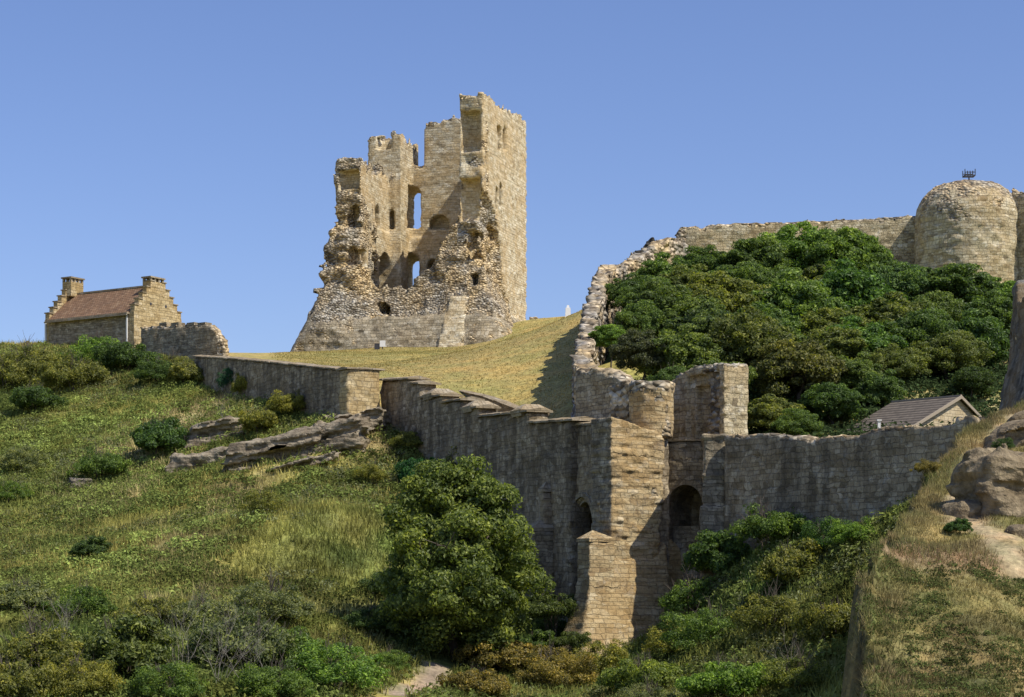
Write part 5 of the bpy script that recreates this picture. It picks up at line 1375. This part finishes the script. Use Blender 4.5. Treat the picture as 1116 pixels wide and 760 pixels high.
clumps('scrub', 'knee high scrub covering much of the wild slopes', x[k], y[k], hgt, 80, .62, .10, lambda a, b: leafcol(a, b) * np.where(fbm(a * .5, b * .5, 3, 45, 2) > .1, 1.35, .85)[..., None], rng)
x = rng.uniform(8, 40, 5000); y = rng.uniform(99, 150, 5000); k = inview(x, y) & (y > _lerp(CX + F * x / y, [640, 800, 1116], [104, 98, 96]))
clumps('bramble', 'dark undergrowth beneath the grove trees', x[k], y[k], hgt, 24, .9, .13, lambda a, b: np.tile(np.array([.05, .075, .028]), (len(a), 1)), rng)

# mown green: very short grass
# mound grass
n = 60000; x = rng.uniform(6, 26, n); y = rng.uniform(36, 74, n)
k = inview(x, y) & (x > edge_x(y) - .15)
tr_ = np.minimum(np.abs(x - _lerp(y, [48, 53, 56, 60, 64, 68], [14.6, 12.7, 13.0, 14.6, 16.6, 19.0])) + 9 * (y < 50), np.abs(x - 12.95) + 9 * (np.abs(y - 50) > 1.4))
k &= (tr_ > .45)
x, y = x[k], y[k]
def mcol(x, y):
    return gcol2(x, y) * 1.25
tufts('dry_grass', 'dry straw coloured and green grass on the right mound', x, y, hmound, 8, .15, .011, mcol, rng, .09, .45, flowers=.03, fcol=np.array([(.6, .58, .45), (.5, .44, .14), (.55, .5, .2)]))
k = rng.random(len(x)) < .38; k &= (fbm(x * .7, y * .7, 0, 55, 2) > -.12) & (y < 49)
clumps('clover', 'low dark green leafy weeds on the right mound', x[k], y[k], hmound, 24, .14, .034, lambda a, b: np.array([.085, .105, .032]) * (1 + .6 * fbm(a, b, 0, 5, 2)[..., None]), rng)
k = (np.abs(x - edge_x(y)) < 1.0) | ((y > 48.9) & (y < 50.4)) | (y > 62)
x2, y2 = x[k], y[k]
tufts('straw_fringe', 'longer straw grass along the brow and crest of the mound', x2, y2, hmound, 6, .22, .010, lambda a, b: np.tile(np.array([.28, .235, .10]), (len(a), 1)) * (1 + .5 * fbm(a * .8, b * .8, 0, 12, 2)[..., None] * np.array([.7, .2, .6])), rng, .08, .4)
# mown green, short
n = 60000; y = rng.uniform(100, 214, n); x = rng.uniform(-40, 14, n)
px = CX + F * x / y
k = (slope_zone(x, y) < .05) & (px > 300) & (px < 665) & ~((px > 405) & (px < 625) & (y < _lerp(px, [405, 625], [128, 103])))
tufts('lawn_grass', 'short mown grass on the castle hill', x[k], y[k], hgt, 5, .10, .05, lambda a, b: gcol(a, b) * 1.1, rng, .35, .6)

# ================================================================ light, sky, camera
az = math.atan2(-.57, .82); el = math.radians(53)
sd = np.array([math.cos(az) * math.cos(el), math.sin(az) * math.cos(el), math.sin(el)])
sl = bpy.data.lights.new('sun', 'SUN'); sl.energy = 5.0; sl.angle = math.radians(.5); sl.color = (1, .94, .83)
so = bpy.data.objects.new('sun', sl); COL.objects.link(so)
from mathutils import Vector
so.rotation_euler = Vector(-sd).to_track_quat('-Z', 'Y').to_euler(); so.location = (60, -40, 90)
w = bpy.data.worlds.new('World'); SC.world = w; w.use_nodes = True; nt = w.node_tree; nt.nodes.clear()
sky = nt.nodes.new('ShaderNodeTexSky'); sky.sky_type = 'NISHITA'; sky.sun_disc = False; sky.sun_elevation = el
sky.sun_rotation = math.atan2(sd[0], sd[1]); sky.air_density = 1.0; sky.dust_density = .8; sky.ozone_density = 2.0
bg = nt.nodes.new('ShaderNodeBackground'); bg.inputs[1].default_value = .15
ou = nt.nodes.new('ShaderNodeOutputWorld')
mm = nt.nodes.new('ShaderNodeMix'); mm.data_type = 'RGBA'; mm.blend_type = 'MULTIPLY'; mm.inputs[0].default_value = 1; mm.inputs[7].default_value = (.72, .75, .97, 1)
nt.links.new(sky.outputs[0], mm.inputs[6]); nt.links.new(mm.outputs[2], bg.inputs[0]); nt.links.new(bg.outputs[0], ou.inputs[0])
cam = bpy.data.cameras.new('camera'); co = bpy.data.objects.new('camera', cam); COL.objects.link(co); SC.camera = co
co.location = (0, 0, 0); co.rotation_euler = (math.radians(90), 0, 0)
cam.sensor_width = 36; cam.lens = 36 * F / 1116; cam.shift_y = (HZ - 380) / 1116; cam.clip_start = .5; cam.clip_end = 12000
SC.view_settings.view_transform = 'Standard'; SC.view_settings.look = 'None'; SC.view_settings.exposure = 0; SC.view_settings.gamma = 1
SC.cycles.max_bounces = 5; SC.cycles.diffuse_bounces = 3; SC.cycles.transmission_bounces = 3
